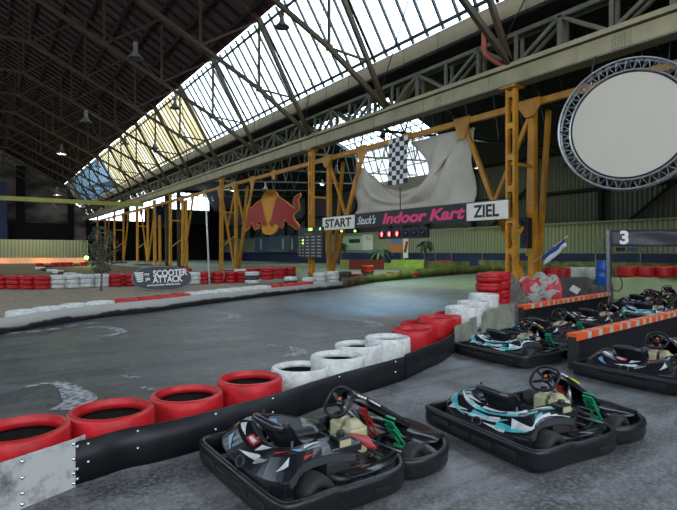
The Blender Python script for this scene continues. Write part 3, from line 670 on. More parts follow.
# ================================================================== TYRES
def tyre_mesh(kind, paint):
    if kind == 'slick': Ht, R, ri = .38, .332, .262
    else: Ht, R, ri = .195, .32, .20
    sc = Ht / .38; s = lambda z: z * sc
    if kind == 'slick':
        prof = [(ri - .005, s(.30)), (ri + .004, s(.345)), (ri + .025, s(.374)), (R - .045, s(.380)), (R - .014, s(.372)), (R - .002, s(.352)), (R, s(.27)), (R, s(.11)), (R - .004, s(.05)), (R - .03, s(.008)), (R - .08, 0), (ri + .01, s(.01)), (ri, s(.06)), (R - .04, s(.07)), (R - .025, s(.12)), (R - .025, s(.26)), (R - .04, s(.31)), (ri, s(.30))]
        mf = lambda i: 0 if i < 12 else 1
    else:
        prof = [(ri, .165), (ri + .01, .185), (R - .06, .195), (R - .02, .180), (R, .150), (R, .105), (R - .006, .0975), (R, .09), (R, .045), (R - .02, .015), (R - .06, 0), (ri + .01, .01), (ri, .03), (R - .04, .04), (R - .03, .0975), (R - .04, .155)]
        mf = lambda i: 0 if i < 11 else 1
    mb = MB().lathe(prof, n=40, mfun=mf, closed=True)
    return mb, [paint, 'tin']
protos = {}
def tyre(kind, colr, loc, label, group, scale=1.0, zs=1.0, tilt=None):
    key = (kind, colr)
    paint = {'red': 'tred', 'white': 'twhite', 'dark': 'tdark'}[colr]
    if key not in protos:
        mb, ms = tyre_mesh(kind, paint); o = mb.build('barrier_tyre', ms); protos[key] = o
    else:
        o = protos[key].copy(); col.objects.link(o)
    o.location = loc; o.scale = (scale, scale, zs); o.rotation_euler = (tilt[0] if tilt else 0, tilt[1] if tilt else 0, random.uniform(0, 6))
    tag(o, label, 'tyre', group); return o
CN = {'red': 'red-painted', 'white': 'white-painted', 'dark': 'bare dark'}
# near wall of slicks: (px, top py, px width, colour)
near = [(20, 429, 92, 'red'), (111.5, 410, 83, 'red'), (187, 394.5, 70, 'red'), (250, 379, 64, 'red'), (300, 368, 56.5, 'white'), (337.5, 356.5, 53.5, 'white'), (358, 345.5, 46.5, 'white'), (387.5, 338.5, 45, 'white'),
        (412, 331, 40.5, 'red'), (420, 324, 38, 'red'), (436, 319, 37.5, 'red'), (452, 315, 35, 'red'), (463, 308.5, 35, 'white'), (473, 303, 30.5, 'white')]
nlab = ['large red slick tyre cut by the left edge of the photo', 'large red slick tyre, second from the left edge, with a broad worn arrow behind it', 'red slick tyre third from the left edge, between two red tyres', 'red slick tyre that touches the first white tyre of the near wall',
        'first white slick tyre, beside the last red tyre on the left', 'white slick tyre with a purplish inside, second of the four whites', 'third of the four white slick tyres in the near wall', 'fourth white slick tyre, just before the red tyres by the far karts',
        'red slick tyre right after the four white ones', 'second red slick tyre after the four white ones', 'third red slick tyre after the four white ones', 'last red slick tyre before the pale plates', 'white slick tyre behind the pale plates, next to the last red one', 'white slick tyre between another white one and the white two-high stack']
near_c = []
BL = [G(72, 485.5), G(100, 477), G(125, 468.5), G(160, 461), G(207, 448), G(243, 436), G(272, 427), G(312, 411), G(345, 399), G(375, 389.5), G(404, 380), G(424, 370), G(443, 361), G(455, 352)]
BL = [BL[0] + (BL[0] - BL[1]) * 4] + BL
def belt_dist(p):
    best = 9
    for a, c in zip(BL[:-1], BL[1:]):
        ab = c - a; t_ = max(0, min(1, (p - a).dot(ab) / ab.length_squared)); q = a + ab * t_
        best = min(best, (p - q).length)
    return best
for (px, py, w, c), lb in zip(near, nlab):
    d = .655 * 510 / w
    while belt_dist(rd((px - 338.5) / 510 * d, d)) < .35 and d < 12: d += .02
    z = H - (py - 2.2 - HY) * d / 510; p = rd((px - 338.5) / 510 * d, d)
    near_c.append(p)
    base = max(0, z - .38)
    if base > .05:
        tyre('slick', 'dark', (p.x, p.y, 0), 'dark tyre under the ' + lb.split(',')[0], 'lower tyres of the near wall', zs=base / .38); zt = 1.0
    else: base = 0; zt = z / .38
    tyre('slick', c, (p.x, p.y, base), lb, 'slick tyres along the near track wall', zs=zt)
def stack(px, d, cols, kind, where, group, z0=0.0, sc=1.0, hz=1.0):
    p = rd((px - 338.5) / 510 * d, d, z0); h = (.195 if kind == 'car' else .38) * hz; n = len(cols); pos = ['bottom', 'second', 'third', 'fourth', 'fifth', 'sixth']
    for i, c in enumerate(cols):
        a = 'single' if n == 1 else ('top' if i == n - 1 else pos[i]) 
        tyre(kind, c, (p.x + random.uniform(-.015, .015) * (n > 1), p.y + random.uniform(-.015, .015) * (n > 1), z0 + i * h), '%s tyre, %s of the %s' % (CN[c], a, where) if n > 1 else '%s %s' % (CN[c], where), group, sc, hz)
stack(483.5, 11.5, ['white', 'white'], 'slick', 'white slick pair before the tall red stack', 'end stacks of the near wall', hz=.92)
stack(489.5, 12.6, ['red', 'red', 'red', 'red', 'red'], 'car', 'tall red stack left of the near pillar', 'end stacks of the near wall', hz=1.15, sc=1.02)
stack(498, 13.3, ['red', 'red', 'red', 'red', 'red'], 'car', 'tall red stack half hidden by the brushwood', 'end stacks of the near wall', hz=1.15)

tk = [(BL[0].x, BL[0].y), (BL[1].x, BL[1].y)] + [(p.x, p.y) for p in BL[2:]] + [(p.x, p.y) for p in (G(484, 339), G(514, 330))] + [(14.5, 10.9), (38, 12), (38, 45), (14, 60), (-16, 60), (-16, -6), (-6, -6)]
g = MB().prism(tk, -.02, .005); g.build('floor', 'track')['kind'] = 'structure'
# ---- conveyor belt facing of the near wall
def belt_prof(h, t=.012): return [(0, .0), (0, h), (t, h), (t, 0)]
bp_ = [G(72, 485.5), G(100, 477), G(125, 468.5), G(160, 461), G(207, 448), G(243, 436), G(272, 427), G(312, 411), G(345, 399), G(375, 389.5), G(404, 380)]
bp_ = smooth_path([(p.x, p.y, 0) for p in bp_], 5)
t = tag(MB().wall([(p.x, p.y) for p in bp_], [(-.01, 0), (-.01, .30), (.01, .30), (.01, 0)], 0).build('rubber_belt', 'belt'), 'black conveyor belt screwed in front of the near red and white tyres', 'rubber belt')
bolts = MB()
for i in range(3, len(bp_) - 2, 9):
    p = bp_[i]; q = (bp_[i + 1] - bp_[i - 1]).normalized(); nn = Vector((q.y, -q.x, 0))
    for z in (.27, .14):
        R = nn.to_track_quat('Z', 'Y').to_matrix(); bolts.lathe([(0, .012), (.006, .010), (.011, .004), (.013, 0)], (p.x + nn.x * .011, p.y + nn.y * .011, z), 8, R=R)
p = bp_[0] + (bp_[1] - bp_[0]).normalized() * .03; q = (bp_[1] - bp_[0]).normalized(); nn = Vector((q.y, -q.x, 0)); R = nn.to_track_quat('Z', 'Y').to_matrix()
for z in (.04, .11, .27): bolts.lathe([(0, .014), (.008, .012), (.014, .004), (.016, 0)], (p.x + nn.x * .011, p.y + nn.y * .011, z), 8, R=R)
bolts.build('bolt', 'chrome', t)
b2 = smooth_path([(G(405, 379.5).x, G(405, 379.5).y, 0), (G(424, 370).x, G(424, 370).y, 0), (G(443, 361).x, G(443, 361).y, 0), (G(455, 351).x, G(455, 351).y, 0)], 5)
tag(MB().wall([(p.x, p.y) for p in b2], [(-.01, 0), (-.01, .32), (.012, .32), (.012, 0)], 0).build('rubber_belt', 'belt'), 'second black belt length between the nearer belt and the pale plates', 'rubber belt')
# white plate at the left edge
pa = G(-60, 540); pb = G(73, 486)
dirp = (pb - pa).normalized(); nn = Vector((dirp.y, -dirp.x, 0))
pl = tag(MB().wall([(pa.x + nn.x * .02, pa.y + nn.y * .02), (pb.x + nn.x * .02, pb.y + nn.y * .02)], [(-.008, 0), (-.008, .335), (.01, .335), (.01, 0)], 0, smooth=False).build('wall_plate', 'plate'), 'scuffed white plastic plate before the leftmost red tyre', 'plate')
bolts = MB(); R = nn.to_track_quat('Z', 'Y').to_matrix()
for tt in (.985, .55, .35):
    pq = pa.lerp(pb, tt)
    for z in (.03, .10, .20, .305): bolts.lathe([(0, .014), (.008, .012), (.014, .004), (.016, 0)], (pq.x + nn.x * .03, pq.y + nn.y * .03, z), 8, R=R)
bolts.build('bolt', 'chrome', pl)
pc = G(86, 480)
tag(MB().wall([(pb.x - nn.x * .005, pb.y - nn.y * .005), (pc.x - nn.x * .012, pc.y - nn.y * .012)], [(-.006, 0), (-.006, .325), (.004, .325), (.004, 0)], 0, smooth=False).build('wall_plate', 'plate'), 'short end of a pale plate showing above the start of the black belt', 'plate')
# pale plates beyond the belt
seg = [G(455, 352), G(470, 345), G(484, 339), G(499, 333), G(514, 330)]
for i in range(4):
    a, c = seg[i], seg[i + 1]
    tag(MB().wall([(a.x, a.y), (c.x, c.y)], [(-.01, 0), (-.01, .42 + .05 * i), (.01, .42 + .05 * i), (.01, 0)], 0, smooth=False).build('wall_plate', 'plategreen'), 'dusty grey-green plate at the end of the near tyre wall, %s from the black belt' % ORD[i], 'plate')

# ================================================================== MIDDLE ISLAND
kpx = [(-60, 349), (-20, 339), (32, 329), (85, 320), (125, 315), (160, 311), (213, 303.3), (247, 299), (280, 295), (315, 291), (342, 288), (369, 283.2), (400, 279.6), (435, 276.5), (471, 273.6), (505, 272.5)]
kp = [G(a, c) for a, c in kpx]
kp = smooth_path([(p.x, p.y, 0) for p in kp], 5)
def cut(i0, i1): return kp[i0 * 5:i1 * 5 + 1]
def kerb(i0, i1, h, m, label, t=.03):
    pts = cut(i0, i1)
    return tag(MB().wall([(p.x, p.y) for p in pts], [(-t, 0), (-t, h), (t, h + .0), (t, 0)], 0).build('kerb_wall', m), label, 'kerb')
kerb(0, 6, .33, 'kerbplate', 'dirty pale kerb plate along the gravel island, left part nearest to the camera')
kerb(6, 10, .30, 'kerbplate', 'dirty kerb plate along the gravel island in front of the timing board')
kerb(10, 12, .42, 'olive', 'green-lit stained kerb wall right of the white tyre stacks')  # olive colour carries the green light falling on this stretch
kerb(12, 15, .58, 'olive', 'green-lit stained kerb wall across the far side of the track')  # green light is in the olive colour here too
# gravel
inner = [G(-60, 283), G(60, 283), G(160, 281), G(240, 278), G(300, 276), G(345, 277), G(390, 272)]
poly = [(p.x - .0, p.y) for p in kp[2:62]] + [(p.x, p.y) for p in reversed(inner)]
tag(MB().prism(poly, -.02, .05).build('gravel_bed', 'gravel'), 'bed of brown gravel behind the kerb tyres', 'gravel', kind='stuff')
g = MB().box((-1.5, 60.5, -.015), (29, 54, .06)); g.build('floor', 'dark_tone')['kind'] = 'structure'
# slicks lying behind the kerb
acc = 0.0; idx = 0; last = kp[3]
for i in range(4, len(kp) - 22):
    p = kp[i]; q = kp[i + 1] - kp[i - 1]; q.normalize(); inn = Vector((-q.y, q.x, 0))
    acc += (p - last).length; last = p
# even spacing
def resample(pts, step):
    out = [pts[0].copy()]; need = step; 
    for a, c in zip(pts[:-1], pts[1:]):
        L_ = (c - a).length; s = need
        while s <= L_:
            out.append(a.lerp(c, s / L_)); s += step
        need = s - L_
    return out
rs = resample(kp[8:56], .68)
cnt = {}
for i in range(1, len(rs) - 1):
    q = (rs[i + 1] - rs[i - 1]).normalized(); inn = Vector((-q.y, q.x, 0)); p = rs[i] + inn * .38
    r_ = p.x * cs - p.y * sn; d_ = p.x * sn + p.y * cs; px = 338.5 + 510 * r_ / d_
    if px < -25 or px > 312: continue
    if px < 117: c, wh = 'white', 'at the gravel'
    elif px < 191: c, wh = 'red', 'before the oval banner'
    elif px < 263: c, wh = 'white', 'beyond the oval banner'
    else: c, wh = 'red', 'before the timing board'
    k = (c, wh); cnt[k] = cnt.get(k, 0) + 1
    tyre('slick', c, (p.x, p.y, .02), '%s slick tyre flat behind the kerb %s, %s from the left' % (c, wh, ORD[min(cnt[k] - 1, 19)]), 'slick tyres behind the island kerb', zs=.93)
# three-high stacks
rowA = [(1, 'red'), (15, 'red'), (28.5, 'red'), (42.5, 'red'), (57.6, 'white'), (72.3, 'white'), (86.5, 'white'), (101.5, 'white'), (116.5, 'red'), (131, 'red'), (145, 'red'), (158, 'red'), (171, 'white'), (183, 'white'), (194.5, 'white'), (204.5, 'red'), (217.5, 'red'), (230.5, 'red'), (241.5, 'red')]
for i, (px, c) in enumerate(rowA):
    d = 21.6 + (26.3 - 21.6) * max(0, (px - 40)) / 200 if px > 40 else 21.6 + (40 - px) * .01
    stack(px, d, [c] * 3, 'car', '%s stack from the left behind the gravel' % ORD[i], 'three-high stacks behind the gravel', z0=.05)
stack(252.5, 25.5, ['white', 'dark', 'white'], 'car', 'stack with a dark middle under the bull sign', 'mixed stacks before the bull sign', z0=.05, sc=1.15)
stack(267.5, 25.5, ['red', 'red', 'red'], 'car', 'taller red stack under the bull sign', 'mixed stacks before the bull sign', z0=.25, sc=1.05)
stack(280, 26.5, ['red', 'red', 'red'], 'car', 'red stack right of the taller one under the bulls', 'mixed stacks before the bull sign', z0=.25)
stack(290, 27.0, ['dark', 'red', 'red'], 'car', 'dark and red stack left of the timing board', 'mixed stacks before the bull sign', z0=.25)
stack(291, 24.6, ['dark', 'white'], 'car', 'low mixed pair in front of the timing board', 'mixed stacks before the bull sign', z0=.05)
stack(308.5, 23.3, ['white', 'white'], 'car', 'white pair under the left half of the timing board', 'white stacks under the timing board', z0=.08)
stack(319.5, 24.3, ['white'] * 3, 'car', 'white stack under the right half of the timing board', 'white stacks under the timing board', z0=.05)
stack(332.5, 25, ['white'] * 3, 'car', 'white stack just right of the timing board', 'white stacks under the timing board', z0=.1)
stack(345, 26, ['dark', 'dark', 'dark'], 'car', 'dark stack between white and red ones beyond the board', 'small tyres on the island end', z0=.05)
stack(357, 26.5, ['dark', 'red'], 'car', 'lower red-topped pile at the island end', 'small tyres on the island end', z0=.1)
stack(367.5, 28, ['dark', 'dark', 'red', 'red'], 'car', 'taller red-topped pile at the island end', 'small tyres on the island end', z0=.1, sc=1.1)
for i, px in enumerate((392, 402, 413)):
    stack(px, 31.5, ['dark', 'red'], 'car', '%s red-topped pair behind the green-lit kerb' % ORD[i], 'red tyres behind the green-lit kerb')
# second ring of stacks farther back
for i, (px, d, cols) in enumerate([(186, 31, ['red'] * 3), (192, 32, ['red', 'red']), (201, 30, ['white', 'dark']), (211, 29, ['dark', 'white']), (221, 28.6, ['white', 'white']), (231, 28.4, ['dark', 'white']), (240, 29.4, ['white', 'white', 'white']), (247, 31, ['red'] * 3), (256, 32, ['dark', 'red', 'red']), (265, 33, ['red', 'red', 'red']), (274, 34, ['dark', 'dark', 'red'])]):
    stack(px, d, cols, 'car', '%s pile from the left in the jumbled back row' % ORD[i], 'jumbled tyres of the back row', z0=.05, sc=1.1)
# chevron row on the far left
k = 0
for (pa, pb_, n, cset, rw) in (((40, 269.5), (88, 280), 9, ['white', 'dark', 'white'], 'slanting row'), ((40, 267.5), (84, 265.8), 7, ['red', 'dark', 'red', 'red'], 'back row'), ((94, 279.5), (150, 276), 9, ['white'], 'row beyond the olive tree')):
    for i in range(n):
        tt = i / (n - 1); px = pa[0] + (pb_[0] - pa[0]) * tt; py = pa[1] + (pb_[1] - pa[1]) * tt; g = G(px, py); d = g.x * sn + g.y * cs
        c = cset[i % len(cset)]
        stack(px, d, [c] if c != 'red' else [c, c], 'car', ('%s red chicane pile in the far left %s' % (ORD[i], rw) if c == 'red' else 'tyre of the far left chicane, %s in the %s' % (ORD[i], rw)), 'low tyres of the far left chicane', sc=1.25, hz=1.2); k += 1

# oval pop-up banner
pc = G(162, 290, .05); 
d_ = pc.x * sn + pc.y * cs
bn = empty('oval_banner', pc); bn.rotation_euler = (0, 0, -YAW + math.radians(7)); tag(bn, 'black oval pop-up banner with white SCOOTER ATTACK lettering on the gravel', 'banner')
W2 = 57.5 / 510 * d_ / 2; Hh = 23.5 / 510 * d_
def superellipse(a, b_, n, p): return [(a * math.copysign(abs(math.cos(2 * pi * k / n)) ** (2 / p), math.cos(2 * pi * k / n)), b_ * math.copysign(abs(math.sin(2 * pi * k / n)) ** (2 / p), math.sin(2 * pi * k / n))) for k in range(n)]
Rb = Matrix.Translation((0, 0, Hh / 2)) @ Matrix.Rotation(pi / 2 - .12, 4, 'X')
MB().prism(superellipse(W2, Hh / 2, 48, 2.35), -.012, .012, T=Rb).build('fabric', 'darkbanner', bn)
MB().tube([Rb @ Vector((x, y, 0)) for x, y in superellipse(W2, Hh / 2, 48, 2.35)], .016, 6, closed=True).build('hoop', 'steel', bn)
MB().beam((-.5, .02, .05), (-.5, .55, 0), .03, .03).beam((.5, .02, .05), (.5, .55, 0), .03, .03).build('prop', 'steel_dark', bn)
rm = Matrix.Rotation(pi / 2 - .12, 3, 'X')
tilt = Matrix.Rotation(math.radians(3), 3, 'Z')
text('lettering', 'SCOOTER', .36, 'textwhite', (.33, -.03, Hh * .72), rm @ tilt, bn, bold=.010, sx=.84)
text('lettering', 'ATTACK', .36, 'textwhite', (.24, -.04, Hh * .45), rm @ tilt, bn, bold=.010, sx=.84)
text('lettering', 'www.scooter-attack.com', .13, 'textwhite', (.08, -.07, Hh * .24), rm @ tilt, bn, bold=.003)
text('lettering', 'my', .17, 'textwhite', (-.60, -.03, Hh * .68), rm @ tilt, bn, bold=.004)
text('lettering', 'JM', .17, 'textwhite', (-.56, -.03, Hh * .46), rm @ tilt, bn, bold=.004)
lg = MB()
for k in range(5):
    lg.prism([(-1.14 + k * .03, .24 - k * .085), (-.74, .26 - k * .085), (-.76, .20 - k * .085), (-1.06 + k * .03, .18 - k * .085)], .014, .022, T=Rb)
lg.build('wing_emblem', 'textwhite', bn)
# olive tree
tp = G(101, 291, .05); tr = empty('olive_tree', tp); tag(tr, 'young olive tree with grey-green leaves growing by the white tyre stacks', 'tree')
d_ = tp.x * sn + tp.y * cs; sc = d_ / 510
MB().tube([(0, 0, 0), (.03, 0, .5), (.0, .02, 1.0), (-.06, 0, 1.6), (.02, 0, 2.2)], [.05, .04, .035, .025, .012], 8).build('trunk', 'trunk', tr)
random.seed(11)
for k in range(9):
    a = random.uniform(0, 2 * pi); z0 = random.uniform(.5, 1.5); r = random.uniform(.25, .55)
    MB().tube([(0, 0, z0), (r * .5 * math.cos(a), r * .5 * math.sin(a), z0 + .35), (r * math.cos(a), r * math.sin(a), z0 + .8)], [.02, .013, .006], 5).build('branch', 'trunk', tr)
lf = MB()
for k in range(2600):
    u = random.random(); z = .75 + 1.85 * u; rmax = .68 * math.sin(pi * min(max((z - .5) / 2.3, 0.02), .98)) ** .7
    cl = noise.noise(Vector((k * .37, z * 3, 1)))
    a = random.uniform(0, 2 * pi); r = rmax * math.sqrt(random.random())
    c = Vector((r * math.cos(a), r * math.sin(a), z))
    c.x *= 1 + .35 * noise.noise(Vector((z * 1.6, 3, a * .6))); c.y *= 1 + .35 * noise.noise(Vector((z * 1.6, 8, a * .6)))
    if noise.noise(c * 3.2) < -.10 or (r > rmax * .75 and noise.noise(c * 5) < .05): continue
    dv = Vector((random.uniform(-1, 1), random.uniform(-1, 1), random.uniform(-.3, 1))).normalized(); sd = dv.cross(Vector((random.random(), random.random(), .3))).normalized()
    L_ = random.uniform(.09, .16); lf.add([c - dv * L_ / 2, c + sd * .026, c + dv * L_ / 2, c - sd * .026], [(0, 1, 2, 3)])
lf.build('foliage', 'leaf', tr)['kind'] = 'stuff'
# white leaning pole
a = G(209.5, 284, .05); tag(MB().tube([a, P(205.5, 194, a.x * sn + a.y * cs)], [.05, .035], 8).build('white_pole', 'pole'), 'thin white leaning pole behind the red tyre row', 'pole')
# road paint
def ribbon(pts, widths, label, name='road_marking', z=.012):
    g = smooth_path([G(a, c) for a, c in pts], 6); n = len(g); L_, R_ = [], []
    for i in range(n):
        t_ = (g[min(i + 1, n - 1)] - g[max(i - 1, 0)]).normalized(); nn = Vector((-t_.y, t_.x, 0))
        u = i / (n - 1) * (len(widths) - 1); k = min(int(u), len(widths) - 2); w = widths[k] + (widths[k + 1] - widths[k]) * (u - k)
        for lst, s in ((L_, 1), (R_, -1)):
            lst.append((g[i].x + nn.x * w / 2 * s, g[i].y + nn.y * w / 2 * s, z))
    top = [Vector(p) for p in L_]; bot = [Vector(p) for p in R_]
    mb = MB().grid([top, bot], 0, False)
    tag(mb.build(name, 'marking'), label, 'road marking')
ribbon([(17, 390), (35, 386), (52, 383.5), (66, 387), (77, 396), (80, 402), (66, 411)], [.07, .10, .12, .2, .32, .34, .34], 'broad worn white hooked arrow on the track behind the second red tyre')
ribbon([(262, 345), (285, 347), (297, 350), (300, 354), (284, 357)], [.08, .12, .2, .24, .18], 'worn white hooked arrow on the track behind the third and fourth tyres')
ribbon([(78, 330), (97, 327), (115, 329), (121, 333), (104, 337)], [.10, .14, .2, .25, .2], 'worn white hooked arrow on the track near the left kerb')
ribbon([(190, 314), (214, 312), (231, 315), (234, 318), (214, 321)], [.12, .2, .3, .35, .3], 'worn white hooked arrow on the track before the white kerb tyres')
ribbon([(322, 319), (350, 320), (372, 323), (378, 326), (366, 327)], [.12, .2, .28, .3, .3], 'worn white hooked arrow on the track under the START sign')
for i, (a, c, w_) in enumerate([(5, 334, 16), (27, 332.5, 14), (46, 330, 14), (66, 327, 12), (86, 324.5, 10)]):
    g0 = G(a, c); g1 = G(a + w_, c - 1.2); nn = (g1 - g0).normalized(); nn = Vector((-nn.y, nn.x, 0)) * .12
    tag(MB().add([(*(g0 - nn).xy, .012), (*(g1 - nn).xy, .012), (*(g1 + nn).xy, .012), (*(g0 + nn).xy, .012)], [(0, 1, 2, 3)]).build('road_marking', 'marking'), 'short worn white dash on the track by the left kerb, %s from the left' % ORD[i], 'road marking', 'white dashes along the left kerb')
for i, (a, c) in enumerate([(131, 377), (148, 389)]):
    g0 = G(a - 6, c - 1); g1 = G(a + 6, c + 2); nn = (g1 - g0).normalized(); nn = Vector((-nn.y, nn.x, 0)) * .05
    tag(MB().add([(*(g0 - nn).xy, .012), (*(g1 - nn).xy, .012), (*(g1 + nn).xy, .012), (*(g0 + nn).xy, .012)], [(0, 1, 2, 3)]).build('road_marking', 'marking'), 'small worn paint fleck on the track %s the second and third red tyres' % ('farther behind' if i == 0 else 'close behind'), 'road marking')
# ================================================================== KARTS
def kart(label, scheme):
    t = empty('racing_kart', (0, 0, 0)); tag(t, label, 'kart', 'rental karts parked in the pit lane')
    # --- bumpers
    def bprof(z0, z1, w=.045): return [(-w * .3, z0 + .01), (-w * .3, z1 - .012), (0, z1), (w * .55, z1), (w * .85, z1 - .012), (w, z1 - .035), (w * .82, z1 - .06), (w * .85, z0 + .05), (w * .6, z0 + .01), (w * .2, z0)]
    rp = smooth_path([(.46, .69, 0), (.22, .70, 0), (.07, .69, 0), (.012, .62, 0), (.0, .30, 0), (0, -.30, 0), (.012, -.62, 0), (.07, -.69, 0), (.22, -.70, 0), (.46, -.69, 0)], 4)
    rb = MB().wall([(p.x, p.y) for p in rp], bprof(.035, .225)).build('rear_bumper', 'black', t)
    for y, z_ in ((-.42, .135), (.42, .135), (-.14, .12), (.14, .12)): MB().box((-.0385, y, z_), (.010, .225, .048)).build('slot_rim', 'rubber', rb, bevel=.004); MB().box((-.042, y, z_), (.010, .19, .022)).build('bumper_slot', 'slot', rb)  # black slots; lighter rims imitate the light their edges catch
    for s in (1, -1):
        pts = [(.46, .69, 0), (.70, .70, 0), (.92, .70, 0), (1.08, .665, 0), (1.17, .58, 0), (1.22, .50, 0)]
        pts = smooth_path([(x, y * s, 0) for x, y, _ in pts], 4)
        if s == 1: pts = pts[::-1]
        sb = MB().wall([(p.x, p.y) for p in pts], bprof(.035, .215)).build('side_bumper', 'black', t)
        if s == -1: MB().box((.85, -.741, .12), (.15, .012, .028)).build('bumper_slot', 'slot', sb)
        # pod deck
        a = MB(); a.grid([[(.62, .66 * s, .225), (.62, .50 * s, .205), (.62, .34 * s, .12)], [(.85, .67 * s, .225), (.85, .5 * s, .195), (.85, .34 * s, .12)], [(1.05, .64 * s, .22), (1.05, .48 * s, .18), (1.05, .34 * s, .11)], [(1.18, .55 * s, .21), (1.18, .44 * s, .17), (1.18, .34 * s, .10)]])
        a.build('pod_deck', 'black_gloss', t, solid=.012)
    fp = smooth_path([(1.20, .53, 0), (1.27, .61, 0), (1.45, .64, 0), (1.66, .60, 0), (1.82, .47, 0), (1.92, .26, 0), (1.95, 0, 0), (1.92, -.26, 0), (1.82, -.47, 0), (1.66, -.60, 0), (1.45, -.64, 0), (1.27, -.61, 0), (1.20, -.53, 0)][::-1], 4)
    MB().wall([(p.x, p.y) for p in fp], bprof(.035, .20)).build('front_bumper', 'black', t)
    fd = MB()
    fd.grid([[(1.88, y * .55, .205) for y in (-.8, -.4, 0, .4, .8)], [(1.70, y * .62, .20) for y in (-.8, -.4, 0, .4, .8)], [(1.60, y * .45, .16) for y in (-.8, -.4, 0, .4, .8)]])
    fd.build('nose_deck', 'black_gloss', t, solid=.012)
    # --- chassis
    fr = MB()
    for s in (1, -1):
        fr.tube(smooth_path([(.12, .30 * s, .12), (.6, .30 * s, .10), (.95, .34 * s, .07), (1.3, .26 * s, .07), (1.6, .16 * s, .07), (1.8, .16 * s, .08)], 4), .016, 7)
        fr.tube([(.95, .34 * s, .07), (1.1, .58 * s, .09), (1.15, .60 * s, .12)], .012, 6); fr.tube([(.75, .33 * s, .08), (.75, .6 * s, .10)], .012, 6)
        fr.tube([(1.6, .16 * s, .07), (1.43, .40 * s, .12)], .016, 6); fr.tube([(.3, .3 * s, .12), (.05, .35 * s, .15)], .012, 6)
    for x, w in ((.2, .30), (.75, .32), (1.3, .26), (1.75, .16)): fr.tube([(x, w, .09), (x, -w, .09)], .014, 7)
    fr.build('chassis_frame', 'steel_dark', t)
    MB().prism([(.8, -.30), (1.25, -.26), (1.72, -.16), (1.72, .16), (1.25, .26), (.8, .30)], .045, .055).build('floor_tray', 'black_gloss', t)
    MB().tube([(.36, -.62, .14), (.36, .62, .14)], .02, 10).build('rear_axle', 'steel', t)
    MB().tube([(1.43, -.46, .13), (1.40, -.1, .13), (1.40, .1, .13), (1.43, .46, .13)], .011, 6).build('tie_rod', 'steel', t)
    def wheel(x, y, R, W, steer=0):
        Rm = Matrix.Rotation(pi / 2, 3, 'X')
        w = empty('wheel', (x, y, R), 0); w.parent = t; w.rotation_euler = (0, 0, steer)
        h = W / 2
        MB().lathe([(R * .50, -h * .8), (R * .62, -h), (R * .9, -h * .93), (R * .98, -h * .7), (R, -h * .3), (R, h * .3), (R * .98, h * .7), (R * .9, h * .93), (R * .62, h), (R * .50, h * .8)], n=28, R=Rm).build('tyre', 'rubber', w)
        sgn = 1 if y < 0 else -1
        MB().lathe([(R * .52, h * .85), (R * .46, h * .5), (R * .3, h * .35), (R * .12, h * .5), (0, h * .5)], n=20, R=Rm).lathe([(R * .52, -h * .85), (R * .46, -h * .5), (R * .3, -h * .35), (R * .12, -h * .5), (0, -h * .5)], n=20, R=Rm).build('rim', 'steel_dark', w)
        MB().lathe([(0, h * .8), (R * .12, h * .8), (R * .14, h * .45)], n=6, R=Rm).lathe([(0, -h * .8), (R * .12, -h * .8), (R * .14, -h * .45)], n=6, R=Rm).build('hub_nut', 'steel', w)
    wheel(.36, .55, .14, .19); wheel(.36, -.55, .14, .19); wheel(1.43, .50, .128, .13, .08); wheel(1.43, -.50, .128, .13, .08)
    # --- seat
    prof = [(.27, .50), (.30, .46), (.36, .37), (.43, .27), (.52, .18), (.64, .115), (.78, .105), (.92, .145), (.99, .20)]
    rows = []
    for i, (x, z) in enumerate(smooth_path([(x, 0, z) for x, z in prof], 2) and [(p.x, p.z) for p in smooth_path([(x, 0, z) for x, z in prof], 2)]):
        u = i / 16; r_ = []
        back = max(0, 1 - u * 2.2)
        wid = .175 + .045 * math.sin(min(1, u * 1.6) * pi) - (.02 if u < .1 else 0)
        side = .16 * math.sin(min(1, max(u, .02) * 1.15) * pi) ** .8
        for k in range(-6, 7):
            v = k / 6; e = abs(v) ** 2.6
            r_.append((x + back * .17 * e + .0, v * wid + .10, z + side * e * (1 - back * .6) - (.06 * back * e if u < .15 else 0)))
        rows.append(r_)
    st = MB().grid(rows).build('seat', 'seat', t, solid=.022, subsurf=1)
    MB().tube([rows[i][0] for i in range(17)], .012, 6).tube([rows[i][-1] for i in range(17)], .012, 6).tube(rows[0], .016, 7).tube(rows[-1], .014, 6).build('seat_rim', 'black_gloss', st)
    pad = MB()
    pad.tube(smooth_path([(.40, -.075, .44), (.31, -.03, .475), (.28, .10, .49), (.31, .23, .475), (.40, .275, .44)], 5), [.02] + [.035] * 19 + [.02], 10); pad.build('head_pad', 'seat', st)
    MB().tube([(.36, -.2, .14), (.44, -.13, .36)], .009, 6).tube([(.36, .28, .14), (.45, .2, .36)], .009, 6).tube([(.7, .3, .1), (.68, .24, .2)], .009, 6).build('seat_stay', 'steel', t)
    # --- rear body cover
    O = [(.86, .52, .27), (.60, .53, .33), (.34, .53, .345), (.17, .54, .28), (.085, .38, .235), (.065, .14, .215), (.065, -.14, .215), (.085, -.38, .235), (.15, -.54, .275), (.30, -.50, .345), (.56, -.49, .35), (.80, -.48, .30)]
    Rg = [(.86, .46, .31), (.62, .46, .38), (.40, .46, .40), (.26, .43, .385), (.19, .30, .345), (.17, .12, .30), (.17, -.12, .30), (.19, -.30, .345), (.25, -.42, .385), (.36, -.44, .40), (.58, -.43, .39), (.82, -.42, .34)]
    Rh = [(.86, .39, .31), (.64, .40, .38), (.44, .39, .40), (.335, .36, .40), (.29, .24, .375), (.28, .10, .34), (.28, -.10, .34), (.29, -.24, .37), (.33, -.34, .40), (.42, -.36, .41), (.60, -.36, .40), (.83, -.35, .36)]
